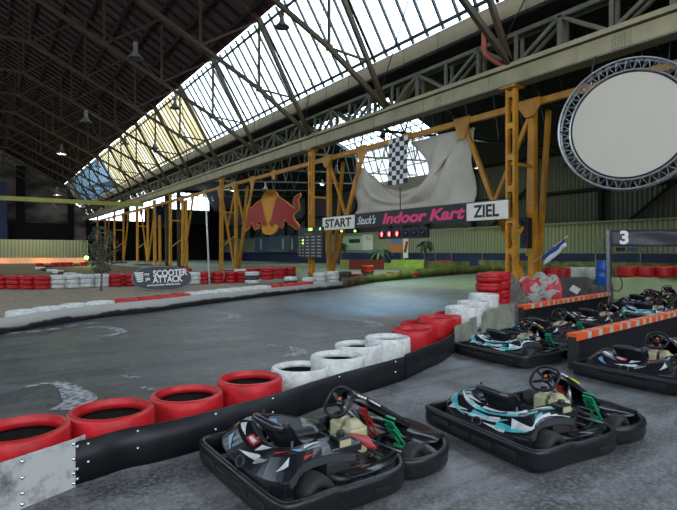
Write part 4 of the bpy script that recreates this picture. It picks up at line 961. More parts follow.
    In = [(.86, .335, .22), (.66, .35, .27), (.50, .35, .31), (.41, .31, .32), (.37, .20, .30), (.36, .08, .28), (.36, -.08, .28), (.37, -.18, .30), (.42, -.27, .32), (.50, -.30, .33), (.62, -.32, .33), (.82, -.28, .32)]
    Lo = [(p[0] + (.03 if 2 < i < 9 else 0), p[1] * .99, p[2] - .06) for i, p in enumerate(O)]
    dens = lambda A: [tuple(p) for p in smooth_path(A, 3)]
    bc = MB().grid([dens(Lo), dens(O)], 0, False).grid([dens(O), dens(Rg)], 1, False).grid([dens(Rg), dens(Rh)], 1, False).grid([dens(Rh), dens(In)], 0, False).build('rear_body_cover', ['black_gloss', 'liv_teal' if scheme == 'teal' else 'liv_red'], t, solid=.012)
    bc.data.materials[1] = M['black_gloss']; bc.data.materials[0] = M['greyplastic']
    def onstrip(A, B, i, u0, u1, v0, v1, lift=.011):
        def q(u, v):
            k = min(int(u), len(A) - 2); fr_ = u - k
            a = Vector(A[k]).lerp(Vector(A[k + 1]), fr_); b_ = Vector(B[k]).lerp(Vector(B[k + 1]), fr_); return a.lerp(b_, v)
        pts = []
        ks = [u0] + [k for k in range(int(u0) + 1, int(math.ceil(u1)))] + [u1]
        rows_ = [[q(k, v0), q(k, v1)] for k in ks]
        nrm = (rows_[-1][0] - rows_[0][0]).cross(rows_[0][1] - rows_[0][0]).normalized()
        if nrm.z < 0: nrm = -nrm
        return [[p + nrm * lift for p in r] for r in rows_]
    if scheme == 'teal':
        st_ = [('st_teal', Rg, Rh, 1.2, 3.1, 0, .55), ('st_white', O, Rg, 1.4, 3.3, .62, .95), ('st_white', Rg, Rh, 3.2, 4.2, .1, .95), ('st_teal', O, Rg, 3.2, 4.0, .4, .95), ('st_white', Rh, In, 2.2, 3.6, .05, .4),
               ('st_white', Rg, Rh, 4.3, 5.2, .3, .6), ('st_white', O, Rg, 6.2, 8.0, .66, .95), ('st_teal', Rg, Rh, 6.8, 8.6, .1, .5), ('st_white', Rg, Rh, 7.2, 9.6, .6, .9), ('st_teal', O, Rg, 8.2, 9.6, .5, .95), ('st_white', Rg, Rh, 8.9, 10.8, .05, .4),
               ('st_teal', Rg, Rh, 9.9, 10.9, .55, .95), ('st_white', O, Rg, 9.9, 10.5, .45, .8), ('st_yellow', Rg, Rh, 1.3, 1.8, .6, .85), ('st_blue', Rh, In, 5.0, 6.2, .1, .7), ('st_white', Rh, In, 6.6, 8.4, .1, .45)]
    else:
        st_ = [('st_blue', O, Rg, 1.5, 3.0, .3, .9), ('st_white', Rg, Rh, 2.2, 3.0, .1, .6), ('st_red', O, Rg, 3.1, 3.7, .5, .95), ('st_white', Rg, Rh, 4.0, 4.6, .3, .95), ('st_white', Rh, In, 4.1, 5.3, .15, .85), ('st_red', Rg, Rh, 4.7, 5.3, .5, .9),
               ('st_red', Rg, Rh, 5.9, 6.9, .4, .65), ('st_white', Rg, Rh, 6.0, 7.2, .72, .88), ('st_blue', O, Rg, 6.4, 7.2, .55, .85), ('st_red', O, Rg, 7.3, 7.9, .6, .85), ('st_white', O, Rg, 8.1, 8.9, .68, .85), ('st_blue', Rg, Rh, 8.8, 9.8, .15, .9),
               ('st_red', Rh, In, 9.3, 10.6, .1, .8), ('st_white', Rg, Rh, 10.0, 10.9, .2, .7), ('st_white', Rh, In, 8.3, 8.9, .2, .8)]
    for m_, A, B, u0, u1, v0, v1 in []:
        MB().grid(onstrip(A, B, 0, u0, u1, v0, v1), 0, False).build('sticker', m_, bc)
    def stripe(A, B, u0, u1, va, vb, wd, m_, lift=.011):
        up_ = rs_.random() < .5
        n = max(3, int((u1 - u0) * 4)); rows_ = []
        def q(u, v):
            k = min(int(u), len(A) - 2); fr_ = u - k; fr_ = round(fr_ * 3) / 3 if False else fr_
            return Vector(A[k]).lerp(Vector(A[k + 1]), fr_).lerp(Vector(B[k]).lerp(Vector(B[k + 1]), fr_), v)
        for i in range(n + 1):
            s = i / n; u = u0 + (u1 - u0) * s; v = va + (vb - va) * s; w_ = wd * ((1 - s) * 1.15 + .06 if up_ else s * 1.15 + .06)
            a, b_ = max(.02, v - w_ / 2), min(.98, v + w_ / 2); 
            if b_ <= a: b_ = a + .02
            pa, pb_ = q(u, a), q(u, b_); tg = q(min(u + .05, len(A) - 1.001), v) - q(max(u - .05, 0), v); nr = tg.cross(pb_ - pa).normalized()
            if nr.z < 0: nr = -nr
            rows_.append([pa + nr * lift, pb_ + nr * lift])
        MB().grid(rows_, 0, False).build('sticker', m_, bc)
    rs_ = random.Random(5 if scheme == 'teal' else 9)
    pal = ['st_white', 'st_teal', 'st_white', 'st_teal', 'st_white'] if scheme == 'teal' else ['st_white', 'st_red', 'st_blue', 'st_white', 'st_greyst']
    DO, DR, DH, DI = dens(O), dens(Rg), dens(Rh), dens(In)
    for si, (A, B, cnt_) in enumerate(((DO, DR, 13 if scheme == 'teal' else 7), (DR, DH, 13 if scheme == 'teal' else 8), (DH, DI, 9 if scheme == 'teal' else 6))):
        for j in range(cnt_):
            u0 = 2 + 27 * (j + rs_.random() * .5) / cnt_; ln = rs_.uniform(2.6, 6.0) if scheme == 'teal' else rs_.uniform(1.5, 3.6)
            va = rs_.uniform(.2, .8); stripe(A, B, u0, min(u0 + ln, 32), va, min(.85, max(.15, va + rs_.uniform(-.6, .6))), rs_.uniform(.26, .55), pal[(j + si) % 5])
    if scheme != 'teal':
        # the boxed letter on the cover
        MB().grid(onstrip(Rg, Rh, 0, 4.5, 5.3, .2, .8, .015), 0, False).build('sticker', 'st_red', bc)
        MB().grid(onstrip(Rg, Rh, 0, 4.62, 5.18, .35, .65, .018), 0, False).build('sticker', 'st_white', bc)
    Rr = Matrix.Rotation(-pi / 2 + .5, 3, 'Y')
    MB().tube([Vector((.045, 0, .25)) + Rr @ Vector((.035 * math.cos(a) * 1.1, .055 * math.sin(a), 0)) for a in [2 * pi * k / 16 for k in range(16)]], .008, 6, closed=True).build('badge_ring', 'steel_dark', bc)
    MB().box((.13, -.47, .20), (.10, .14, .09), rz=.4).build('rear_bracket', 'black', t, bevel=.01)
    # --- engine on the right
    en = MB().box((.66, -.36, .19), (.24, .20, .16)).build('engine', 'steel_dark', t, bevel=.012)
    for k in range(6): MB().box((.81 + .0, -.38, .14 + k * .028), (.12, .17, .010)).build('cooling_fin', 'steel_dark', en)
    MB().box((.72, -.36, .345), (.30, .24, .07)).build('engine_cover', 'black_gloss', t, bevel=.015)
    MB().box((.73, -.42, .385), (.16, .08, .006)).build('sticker', 'st_blue' if scheme != 'teal' else 'st_white', t)
    ab = MB().box((.70, -.42, .40), (.14, .12, .085)).build('air_filter_box', 'black', t, bevel=.012)
    MB().lathe([(0, .030), (.028, .030), (.032, .022), (.032, 0)], (.70, -.42, .442), 16).build('filler_cap', 'black_gloss', ab)
    MB().box((.70, -.482, .40), (.11, .004, .05)).build('sticker', 'tank', ab)
    MB().grid([[(.88, -.22, .36), (.88, -.36, .37), (.90, -.50, .33)], [(1.02, -.24, .33), (1.04, -.36, .34), (1.02, -.48, .29)]], 0, False).build('engine_side_cover', 'st_red' if scheme != 'teal' else 'black', t, solid=.01)
    MB().box((.82, -.44, .17), (.10, .04, .04)).build('exhaust_guard', 'st_red', t, bevel=.01)
    MB().tube(smooth_path([(.56, -.46, .18), (.62, -.54, .17), (.85, -.56, .17), (1.0, -.52, .15)], 4), .024, 8).build('exhaust', 'steel_dark', t)
    MB().tube(smooth_path([(.8, -.28, .3), (.92, -.22, .34), (1.02, -.16, .25)], 4), .008, 6).tube(smooth_path([(.84, -.3, .2), (1.0, -.26, .14), (1.2, -.2, .12)], 4), .007, 6).build('hose', 'slot', t)
    # --- fuel tank
    ft = empty('fuel_tank', (0, 0, .03)); ft.parent = t
    for s in (1, -1):
        a = MB(); a.prism([(1.02, .02 * s), (1.02, .15 * s), (1.07, .175 * s), (1.19, .17 * s), (1.22, .13 * s), (1.22, .02 * s)] if s == 1 else [(1.02, -.02), (1.22, -.02), (1.22, -.13), (1.19, -.17), (1.07, -.175), (1.02, -.15)], .09, .31)
        a.add([(1.04, .025 * s, .31), (1.20, .025 * s, .31), (1.20, .13 * s, .31), (1.04, .14 * s, .31), (1.06, .03 * s, .365), (1.16, .03 * s, .365), (1.16, .10 * s, .365), (1.06, .10 * s, .365)], [(0, 1, 5, 4), (1, 2, 6, 5), (2, 3, 7, 6), (3, 0, 4, 7), (4, 5, 6, 7)])
        a.build('tank_half', 'tank', ft, bevel=.02)
    MB().lathe([(0, .035), (.032, .035), (.036, .028), (.036, 0)], (1.10, .08, .362), 16).build('tank_cap', 'black', ft)
    # --- steering
    ax = Vector((-.72, 0, .60)).normalized(); c0 = Vector((1.03, 0, .52))
    MB().tube([(1.46, 0, .14), c0], .011, 8).tube([(1.15, .10, .07), (1.13, 0, .40)], .008, 6).tube([(1.15, -.10, .07), (1.13, 0, .40)], .008, 6).build('steering_column', 'steel', t)
    sw = empty('steering_wheel', c0); sw.parent = t
    q = ax.to_track_quat('Z', 'Y').to_matrix(); 
    ring = [(math.cos(a), math.sin(a)) for a in [2 * pi * k / 32 for k in range(32)]]
    ring = [(.150 * math.copysign(abs(x) ** .8, x), .135 * math.copysign(abs(y) ** .8, y)) for x, y in ring]
    MB().tube([q @ Vector((x, y, .03)) for x, y in ring], .0145, 8, closed=True).build('rim', 'black', sw)
    a = MB()
    for an in (.5, pi - .5, pi + .6, 2 * pi - .6): a.beam(q @ Vector((0, 0, 0)), q @ Vector((.135 * math.cos(an), .125 * math.sin(an), .03)), .028, .006, up=ax)
    a.build('spokes', 'black', sw)
    a = MB().lathe([(0, .03), (.032, .03), (.036, .015), (.03, -.02)], (0, 0, 0), 14, R=q).build('hub', 'black_gloss', sw)
    MB().box(q @ Vector((0, .03, .034)), (.03, .03, .006), rot=ax.to_track_quat('Z', 'Y').to_euler()).build('kill_button', 'orange', sw)
    # --- front fairing
    a = MB(); rows = []
    for x, w, z, cz in ((1.10, .07, .60, .0), (1.17, .14, .585, .01), (1.30, .16, .515, .02), (1.45, .155, .43, .02), (1.60, .15, .345, .015), (1.74, .16, .27, .01), (1.82, .15, .22, 0)):
        rows.append([(x + .03 * (1 - abs(v)), v * w + .04, z + cz * (1 - v * v) - .06 * abs(v) ** 3) for v in (-1, -.7, -.35, 0, .35, .7, 1)])
    ff = a.grid(rows).build('front_fairing', 'black_gloss', t, solid=.012)
    for k in range(3): MB().box((1.165 + k * .036, -.085, .588 - k * .016), (.018, .026, .012)).build('sticker', 'textwhite', ff)
    MB().beam((1.28, -.10, .535), (1.38, -.12, .475), .04, .014).build('sticker', 'st_yellow' if scheme == 'teal' else 'st_white', ff)
    MB().tube([(1.14, .04, .56), (1.42, .04, .09)], .008, 6).build('fairing_stay', 'steel', t); MB().tube([(1.72, .04, .25), (1.74, .04, .09)], .008, 6).build('fairing_stay', 'steel', t)
    # --- pedals
    def pedal(y, m_, nm, lean):
        pe = MB(); R = Euler((0, -.45 - lean, 0))
        pe.box((1.48, y, .28), (.014, .11, .20), rot=R); pe.box((1.525, y + .05, .20), (.014, .024, .28), rot=R); pe.box((1.525, y - .045, .19), (.014, .024, .24), rot=R); pe.box((1.56, y, .10), (.03, .12, .025)); pe.box((1.45, y, .375), (.03, .11, .014))
        o = pe.build(nm, m_, t, bevel=.004)
        for i in range(3):
            for j in (-1, 1): MB().box((1.470 - (i - 1) * .022, y + j * .026, .28 + (i - 1) * .05), (.006, .02, .022), rot=R).build('pedal_hole', 'slot', o)
        o['label'] = ('red brake pedal' if 'red' in m_ else 'green throttle pedal')
    pedal(.17, 'pedal_red', 'brake_pedal', .1); pedal(-.19, 'pedal_green', 'throttle_pedal', .25)
    MB().tube([(1.36, .20, .10), (1.50, .19, .12)], .012, 6).tube([(1.3, -.12, .08), (1.45, -.05, .16), (1.38, .1, .12)], .016, 7).tube([(1.25, .12, .08), (1.6, .1, .1)], .012, 6).build('pedal_linkage', 'steel_dark', t)
    if scheme == 'teal': MB().lathe([(0, .27), (.010, .27), (.022, .14), (.036, 0), (0, 0)], (1.36, -.03, .17), 14).build('grey_nozzle', 'steel', t)
    return t
KS = .90
KX, KY = .86, .92
def put(k, r, d, deg, label):
    k.scale = (KX, KY, KS)
    k.location = rd(r, d); k.rotation_euler = (0, 0, HD(math.radians(deg))); k['label'] = label
kr = kart('', 'red'); kt = kart('', 'teal')
put(kr, -.70, 3.44, 36, 'black kart with red and white stickers nearest to the camera, in front of the belt')
put(kt, 1.125, 4.27, 28, 'black kart with teal and white stickers in the open floor, right of the nearest kart')
kart_list = [(kt, 2.20, 7.58, 33, 'black kart with teal stickers close to the pale plates, behind the front two karts'),
             (kr, 3.45, 6.20, 34, 'black kart with red stickers before the nearer orange barrier, cut by the right edge'),
             (kr, 3.36, 8.95, 34, 'black kart between the nearer orange barrier and the teal kart by the plates'),
             (kr, 5.0, 10.4, 36, 'black kart in the lane between the two orange barriers, nearest of that lane'),
             (kt, 6.9, 11.7, 36, 'black kart with pale green stickers under the numbered banner'),
             (kr, 8.06, 13.9, 36, 'dark kart beyond the numbered banner kart, at the far end of its lane'),
             (kr, 9.5, 15.5, 30, 'dark kart on the green floor at the right edge below the red tyres')]
for k0, r, d, a, lb in kart_list:
    put(copy_tree(k0), r, d, a, lb)
SKY = 5.0
# ================================================================== SIGNS AND HANGINGS
XS = XC - .30
RX90 = Matrix(((0, 0, -1), (-1, 0, 0), (0, 1, 0)))     # text lies in a plane x = const, reads towards -y, faces -x
def plane_rect(px0, px1, pym0, pym1, x):
    a = PX(px0, 0, x); c = PX(px1, 0, x); pm = (px0 + px1) / 2
    return a.y, c.y, PX(pm, pym1, x).z, PX(pm, pym0, x).z
ZS0, ZS1 = H + .0765 * XS, H + .1205 * XS
def panel(name, px0, px1, m, label, cat, x=XS, z0=ZS0, z1=ZS1, t=.06):
    ya, yb = PX(px0, 0, x).y, PX(px1, 0, x).y
    o = empty(name, (x, (ya + yb) / 2, (z0 + z1) / 2)); tag(o, label, cat)
    MB().box((0, 0, 0), (t, ya - yb, z1 - z0)).build('board', m, o, bevel=.008); return o, ya - yb, z1 - z0
o, w, h = panel('start_sign', 323, 355, 'white', 'white board reading START in black at the left end of the long sign', 'sign')
text('lettering', 'START', h * .92, 'ink', (-.036, 0, -.02), RX90, o, bold=.016, sx=w * .86 / (h * .92 * 3.1))
o, w, h = panel('ziel_sign', 467, 508, 'white', 'white board reading ZIEL in black at the right end of the long sign', 'sign')
text('lettering', 'ZIEL', h * .95, 'ink', (-.036, 0, -.02), RX90, o, bold=.016, sx=w * .66 / (h * .95 * 2.05))
o, w, h = panel('name_banner', 355, 467, 'signblack', 'long black banner reading Indoor Kart in magenta between the two white boards', 'banner', t=.04)
text('lettering', 'Indoor Kart', h * .98, 'magenta', (-.026, -w * .135, -.01), RX90, o, bold=.022, shear=.25, sx=w * .66 / (h * .98 * 4.75))
text('script_lettering', "Stuck's", h * .80, 'textwhite', (-.026, w * .375, -.0), RX90, o, bold=.004, shear=.45, sx=w * .205 / (h * .80 * 2.9))
# bars holding the sign
for pxh in (392, 437, 476):
    q = PX(pxh, 0, XS + .1); 
tag(MB().box((XS + .12, (PX(323, 0, XS).y + PX(508, 0, XS).y) / 2, ZS1 + .03), (.05, PX(323, 0, XS).y - PX(508, 0, XS).y, .05)).build('sign_rail', 'steel_dark'), 'thin steel rail carrying the START and ZIEL boards', 'rail')
# red signal lights
o, w, h = panel('signal_lights', 380, 428.5, 'signblack', 'black bar of six race signal lights with three lit red under the banner', 'signal light', x=XS - .1, z0=PX(404, 238.5, XS - .1).z, z1=PX(404, 228.5, XS - .1).z, t=.14)
for k in range(6):
    yy = w / 2 - w * (k + .5) / 6; Rl = Matrix.Rotation(-pi / 2, 3, 'Y')
    l_ = MB().lathe([(0, .035), (.06, .028), (.10, .010), (.105, 0)], (-.075, yy, 0), 18, R=Rl).build('lamp_lens', 'ledred' if k < 3 else 'leddark', o)
    MB().lathe([(.115, -.01), (.125, .03), (.125, .08), (.118, .08), (.112, .0)], (-.07, yy, 0), 18, R=Rl).build('lamp_hood', 'signblack', l_)
for s in (-.3, .3): MB().beam((0, w * s, h / 2), (.1, w * s, h / 2 + .35), .03, .03).build('bracket', 'steel_dark', o)
# small yellow-green lamps below the sign
for pxl, pyl, xl, lb in ((355, 231, XS - .05, 'small glowing yellow-green lamp under the right end of the START board'), (341.5, 231, XS + .5, 'dim yellow-green lamp under the START board')):
    q = PX(pxl, pyl, xl); t = empty('marker_lamp', q); tag(t, lb, 'lamp')
    MB().lathe([(0, .06), (.05, .04), (.06, 0), (.05, -.04), (0, -.06)], n=14).build('bulb', 'ledgreen', t); MB().tube([(0, 0, .05), (0, 0, .32)], .02, 6).build('stem', 'steel_dark', t)
# timing board
x_ = XC - .25; ya, yb = PX(301, 0, x_).y, PX(325.5, 0, x_).y
z1, z0 = PX(313, 227.5, x_).z, PX(313, 258, x_).z
tb = empty('timing_board', (x_ - .1, (ya + yb) / 2, (z0 + z1) / 2)); tag(tb, 'black timing board with green digits on the pillar left of the START board', 'scoreboard')
w, h = ya - yb, z1 - z0
MB().box((0, 0, 0), (.16, w, h)).build('cabinet', 'signblack', tb, bevel=.01)
text('clock_digits', '0:00', .20, 'ledgreen', (-.085, -.05, h * .43), RX90, tb, bold=.006, sx=1.1)
text('clock_digits', '-3', .20, 'ledgreen', (-.085, -w * .40, h * .43), RX90, tb, bold=.006)
MB().box((-.082, w * .08, h * .29), (.01, w * .34, .07)).build('header_strip', 'duct', tb)
a = MB(); random.seed(5)
for i in range(7):
    zz = h * .19 - i * h * .103
    for u, ww in ((.42, .05), (.29, .05), (.10, .14), (-.13, .14), (-.36, .14)):
        MB().box((-.082, u * w, zz), (.006, ww * w, .055 if i else .06)).build('digit_field', 'leddim', tb)
for i, zz in ((1, h * .087), (2, -h * .016)): MB().box((-.088, .29 * w, zz), (.006, .07 * w, .085)).build('lap_digit', 'ledgreen', tb)
# hung cloth with a sag at its top
xcl = XB2 + .25
yL, yR = PX(354.5, 0, xcl).y, PX(473.5, 0, xcl).y
def ztop(u):
    pts = [(0, 155), (.06, 166), (.14, 177), (.25, 187), (.36, 191), (.47, 190), (.55, 184), (.62, 172), (.68, 158), (.72, 150), (.80, 141), (.9, 133), (1, 127)]
    for (a_, b_), (c_, d_2) in zip(pts[:-1], pts[1:]):
        if a_ <= u <= c_: py = b_ + (d_2 - b_) * (u - a_) / (c_ - a_); break
    return py
rows = []; nets = []
NU = 60
for i in range(NU + 1):
    u = i / NU; pxu = 354.5 + 119 * u; r_ = []
    for k in range(15):
        v = k / 14; py = ztop(u) + (216 - 8 * u - 2 - ztop(u)) * v
        q = PX(pxu, py, xcl)
        fold = .10 * math.sin(v * 9 + u * 3.2 * math.sin(u * 3)) + .09 * math.sin((u * 9 - v * 5) * 1.4) + .05 * noise.noise(Vector((u * 9, v * 5, 2))) + .12 * math.sin(math.hypot((u - .36) * 2.4, v * 1.0 + .15) * 15) * (1 if u < .8 else .3)
        r_.append((xcl + fold, q.y, q.z))
    rows.append(r_)
t = empty('hanging_sheet', (0, 0, 0)); tag(t, 'large off-white draped sheet hanging behind the chequered flag from the yellow beam', 'sheet')
MB().grid(rows).build('cloth', 'cloth', t, solid=.01)
nr = []
for i in range(NU + 1):
    u = i / NU; pxu = 354.5 + 119 * u; r_ = []
    for k in range(6):
        v = k / 5; top = 151 - 24 * u; py = top + (ztop(u) + 2 - top) * v; q = PX(pxu, py, xcl + .03); r_.append((xcl + .12 + .03 * math.sin(u * 40), q.y, q.z))
    nr.append(r_)
MB().grid(nr).build('netting', 'net', t)
# scooped fold: a second cloth layer from the right top
rows = []
for i in range(16):
    u = i / 15; r_ = []
    for k in range(12):
        v = k / 11
        p0 = (408 + 56 * u, 142 - 14 * u); p1 = (424 - 40 * u * .3 + 6 * u, 181 + 14 * u); px_ = p0[0] + (p1[0] - p0[0]) * v + 8 * math.sin(v * pi) * (1 - u); py_ = p0[1] + (p1[1] - p0[1]) * v
        q = PX(px_, py_, xcl - .2); r_.append((xcl - .08 + .06 * math.sin(u * 8 + v * 2), q.y, q.z))
    rows.append(r_)
MB().grid(rows).build('cloth_fold', 'cloth', t, solid=.01)
MB().tube([PX(400, 187, xcl - .35), PX(400.5, 212, xcl - .35)], .02, 5).build('draw_cord', 'slot', t)
# chequered flag
xf = XB2 - .35; pts0 = PX(388, 139, xf); cols_, rows_n = 5, 10
yA, yB = PX(388.5, 0, xf).y, PX(407.5, 0, xf).y; zt, zb = PX(398, 137.5, xf).z, PX(398, 184, xf).z
cf = MB()
for i in range(cols_):
    for j in range(rows_n):
        def pt(a_, b_): return (xf + .03 * math.sin(a_ * 1.7 + b_ * .5), yA + (yB - yA) * a_ / cols_, zt + (zb - zt) * b_ / rows_n)
        cf.add([pt(i, j), pt(i + 1, j), pt(i + 1, j + 1), pt(i, j + 1)], [(0, 1, 2, 3)], (i + j) % 2)
tag(cf.build('chequered_flag', ['textwhite', 'ink'], solid=.006), 'tall black and white chequered flag hanging from the yellow beam before the sheet', 'flag')
# bull sign
xb = 19.0
def bull(px, py, off=0): q = PX(px, py, xb); return (q.y, q.z)
def zp(cx, cy): return (235 + cx / 8.46, 180 + cy / 8.46)
Tm = Matrix(((0, 0, 1, 0), (1, 0, 0, 0), (0, 1, 0, 0), (0, 0, 0, 1)))
bs = empty('bull_sign', (xb, 0, 0)); tag(bs, 'big sign of two red charging bulls before a yellow sun, hanging behind the pillars', 'sign')
def shape(nm, pts, x0, x1, m):
    poly = [bull(*zp(a, c)) for a, c in pts]
    me = MB(); me.prism(poly, x0, x1, T=Tm); return me.build(nm, m, bs)
def area_center(pts): return sum(p[0] for p in pts) / len(pts), sum(p[1] for p in pts) / len(pts)
def grow(pts, s):
    n = len(pts); out = []; A = sum(pts[i][0] * pts[(i + 1) % n][1] - pts[(i + 1) % n][0] * pts[i][1] for i in range(n)); sg = 1 if A > 0 else -1
    for i in range(n):
        a = Vector(pts[i - 1]); b_ = Vector(pts[i]); c = Vector(pts[(i + 1) % n]); t1 = (b_ - a).normalized(); t2 = (c - b_).normalized(); t_ = (t1 + t2)
        if t_.length < 1e-3: t_ = t1
        t_.normalize(); nn = Vector((t_.y, -t_.x)) * sg; out.append((b_.x + nn.x * s, b_.y + nn.y * s))
    return out
sun = [(295 + 70 * math.cos(a) * (1 if math.sin(a) > 0 else .95), 275 - 190 * math.sin(a)) for a in [2 * pi * k / 36 for k in range(36)]]
sun = [(225, 410), (235, 445), (262, 462), (290, 466), (318, 460), (345, 440), (368, 400), (360, 375), (330, 380), (300, 365), (345, 250), (370, 140), (350, 105), (325, 88), (300, 80), (272, 88), (245, 115), (225, 160), (245, 240), (262, 330), (275, 375), (240, 380)]
shape('yellow_sun', sun, -.03, .09, 'bullyel')
Rbull = [(372, 142), (430, 180), (480, 222), (515, 245), (528, 232), (505, 195), (505, 160), (525, 135), (556, 115), (562, 130), (535, 165), (545, 205), (548, 245), (525, 268), (500, 285), (495, 310), (515, 350), (545, 385), (545, 412), (520, 412), (495, 390), (462, 370), (440, 335), (415, 325), (425, 350), (390, 348), (415, 375), (400, 405), (370, 388), (352, 340), (340, 370), (318, 395), (296, 372), (315, 330), (335, 240), (355, 165)]
Lbull = [(222, 168), (190, 195), (155, 232), (130, 240), (108, 210), (112, 250), (92, 280), (95, 320), (105, 355), (72, 405), (72, 440), (90, 430), (125, 400), (135, 370), (160, 360), (155, 385), (175, 415), (200, 405), (215, 385), (185, 375), (215, 340), (235, 372), (255, 395), (272, 375), (258, 330), (240, 240)]
for nm, pp in (('red_bull_figure', Rbull), ('red_bull_figure', Lbull)):
    pass
for pp in (Rbull, Lbull):
    shape('bull_outline', grow(pp, 7), -.06, -.02, 'bullyel'); shape('bull_figure', pp, -.10, -.05, 'bullred')
for k_ in ((480, 430), (205, 190)):
    pass
for pxh in (262, 292):
    q0 = PX(pxh, 200, xb + .1); q1 = PX(pxh, 150, xb + .1)
    MB().tube([(.1, q0.y, q0.z), (.1, q0.y, q1.z)], .015, 5).build('hanger', 'steel_dark', bs)
# circular truss with white disc
xr = XC * .965; cpt = PX(628, 125, xr); ct = empty('disc_truss', cpt, math.radians(17)); tag(ct, 'big round white disc in a silver ring truss hanging at the upper right', 'projection disc')
Rq = Matrix.Rotation(-pi / 2, 3, 'Y'); Ro, Ri = 1.71, 1.45
def circ(R, x, n=64): return [(x, R * math.cos(2 * pi * k / n), R * math.sin(2 * pi * k / n)) for k in range(n)]
for R, x, nm in ((Ro, -.14, 'outer_ring'), (Ro, .14, 'outer_ring'), (Ri, 0.0, 'inner_ring')):
    MB().tube(circ(R, x), .030, 8, closed=True).build(nm, 'steel', ct)
zg = MB(); n = 44
for k in range(n):
    a0, a1, a2 = 2 * pi * k / n, 2 * pi * (k + .5) / n, 2 * pi * (k + 1) / n
    P0 = lambda R, x, a: (x, R * math.cos(a), R * math.sin(a))
    for x in (-.14, .14):
        zg.tube([P0(Ro, x, a0), P0(Ri, 0, a1), P0(Ro, x, a2)], .012, 5)
    zg.tube([P0(Ro, -.14, a0), P0(Ro, .14, a1), P0(Ro, -.14, a2)], .010, 5)
zg.build('zigzag_bracing', 'steel', ct)
for k in range(4):
    a = pi / 2 * k + .02
    for da in (0,):
        MB().tube([(-.14, Ro * math.cos(a + da), Ro * math.sin(a + da)), (0, Ri * math.cos(a + da), Ri * math.sin(a + da)), (.14, Ro * math.cos(a + da), Ro * math.sin(a + da))], .024, 6).build('joint_clamp', 'steel_dark', ct)
MB().lathe([(0, .015), (1.37, .015), (1.39, 0), (1.37, -.015), (0, -.015)], n=72, R=Rq, smooth=False).build('white_disc', 'screen', ct)
MB().tube(circ(1.39, 0), .02, 6, closed=True).build('disc_hem', 'steel_dark', ct)
for yy in (-.9, .9): MB().tube([(0, yy, math.sqrt(Ro * Ro - yy * yy)), (XC - xr, yy, ZG0 - cpt.z)], .015, 5).build('hanger', 'steel_dark', ct)
# loudspeaker
q = PX(526, 233, XC + .75); sp = empty('loudspeaker', q); tag(sp, 'black loudspeaker box mounted on the near pillar beside the ZIEL board', 'loudspeaker')
MB().box((0, 0, 0), (.28, .30, 1.05)).build('cabinet', 'speaker', sp, bevel=.03)
MB().lathe([(.13, 0), (.12, .015), (.05, -.01), (0, .0)], (-.142, 0, -.22), 20, R=Matrix.Rotation(-pi / 2, 3, 'Y')).lathe([(.07, 0), (.05, .012), (0, .0)], (-.142, 0, .28), 16, R=Matrix.Rotation(-pi / 2, 3, 'Y')).build('cones', 'rubber', sp)
MB().box((-.145, 0, .46), (.01, .06, .04)).build('badge', 'st_blue', sp)
MB().beam((.1, 0, 0), (.5, .05, 0), .08, .08).build('bracket', 'steel_dark', sp)
# blue and white flag on a stick
q0 = P(531, 264, 17.0); q1 = P(568, 236, 15.5)
fl = empty('stick_flag', q0); tag(fl, 'small blue and white flag on a slanting stick right of the near pillar', 'flag')
dq = q1 - q0; MB().tube([(0, 0, 0), dq], .012, 6).build('stick', 'pole', fl)
rr = []
for i in range(12):
    u = .30 + .62 * i / 11; b0 = dq * u
    dn = (Vector((0, 0, -1)) * (.32 if u < .5 else .30) + rd(.06, 0)) * min(1, (u - .05) * 3.5) * (1 if u < .8 else .8)
    rr.append([b0 + dn * v + Vector((.03 * math.sin(i + v * 3), 0, 0)) for v in (0, .5, 1)])
MB().grid([[r[0], r[1]] for r in rr]).build('blue_cloth', 'flagblue', fl, solid=.004); MB().grid([[r[1], r[2]] for r in rr]).build('white_cloth', 'textwhite', fl, solid=.004)
# numbered banner with its post
dd = 14.5
pb0 = P(609, 246, dd); dB = rd(1, 0) * cs * 0 + (rd(.93, -.36))
nb = empty('numbered_banner', rd((609 - 338.5) / 510 * dd, dd)); tag(nb, 'dark banner with a white figure 3 on a grey post at the right', 'banner')
post_h = H + (HY - 230) * dd / 510
MB().box((0, 0, post_h / 2), (.10, .10, post_h)).build('post', 'steel', nb)
zt_ = post_h - .02; zb_ = H + (HY - 246) * dd / 510
hx = dB.normalized(); rows = []
for i in range(25):
    u = i / 24 * 2.9; r_ = []
    for k in range(7):
        v = k / 6; z = zb_ + (zt_ - zb_) * v
        wv = .03 * math.sin(u * 3 + v * 4) * math.sin(pi * min(1, u / 2.9)) + .02 * noise.noise(Vector((u * 3, v * 3, 0)))
        nrm = Vector((hx.y, -hx.x, 0)); q = hx * u + nrm * (wv + .06); r_.append((q.x, q.y, z - .02 * math.sin(u * pi / 2.9)))
    rows.append(r_)
MB().grid(rows).build('cloth', 'darkbanner', nb, solid=.006)
MB().tube([(0, 0, zt_), tuple(hx * 2.9 + Vector((0, 0, zt_)))], .02, 6).build('top_rail', 'steel_dark', nb)
ang = math.atan2(hx.y, hx.x); Rt = Matrix.Rotation(ang, 3, 'Z') @ Matrix.Rotation(pi / 2, 3, 'X')
nrm = Vector((hx.y, -hx.x, 0)); q = hx * .37 + nrm * .10; 
text('figure', '3', .50, 'textwhite', (q.x, q.y, (zb_ + zt_) / 2 + .0), Rt, nb, bold=.02, sx=1.0)
far_post = hx * 2.9; MB().box((far_post.x, far_post.y, post_h / 2), (.08, .08, post_h)).build('post', 'steel', nb)
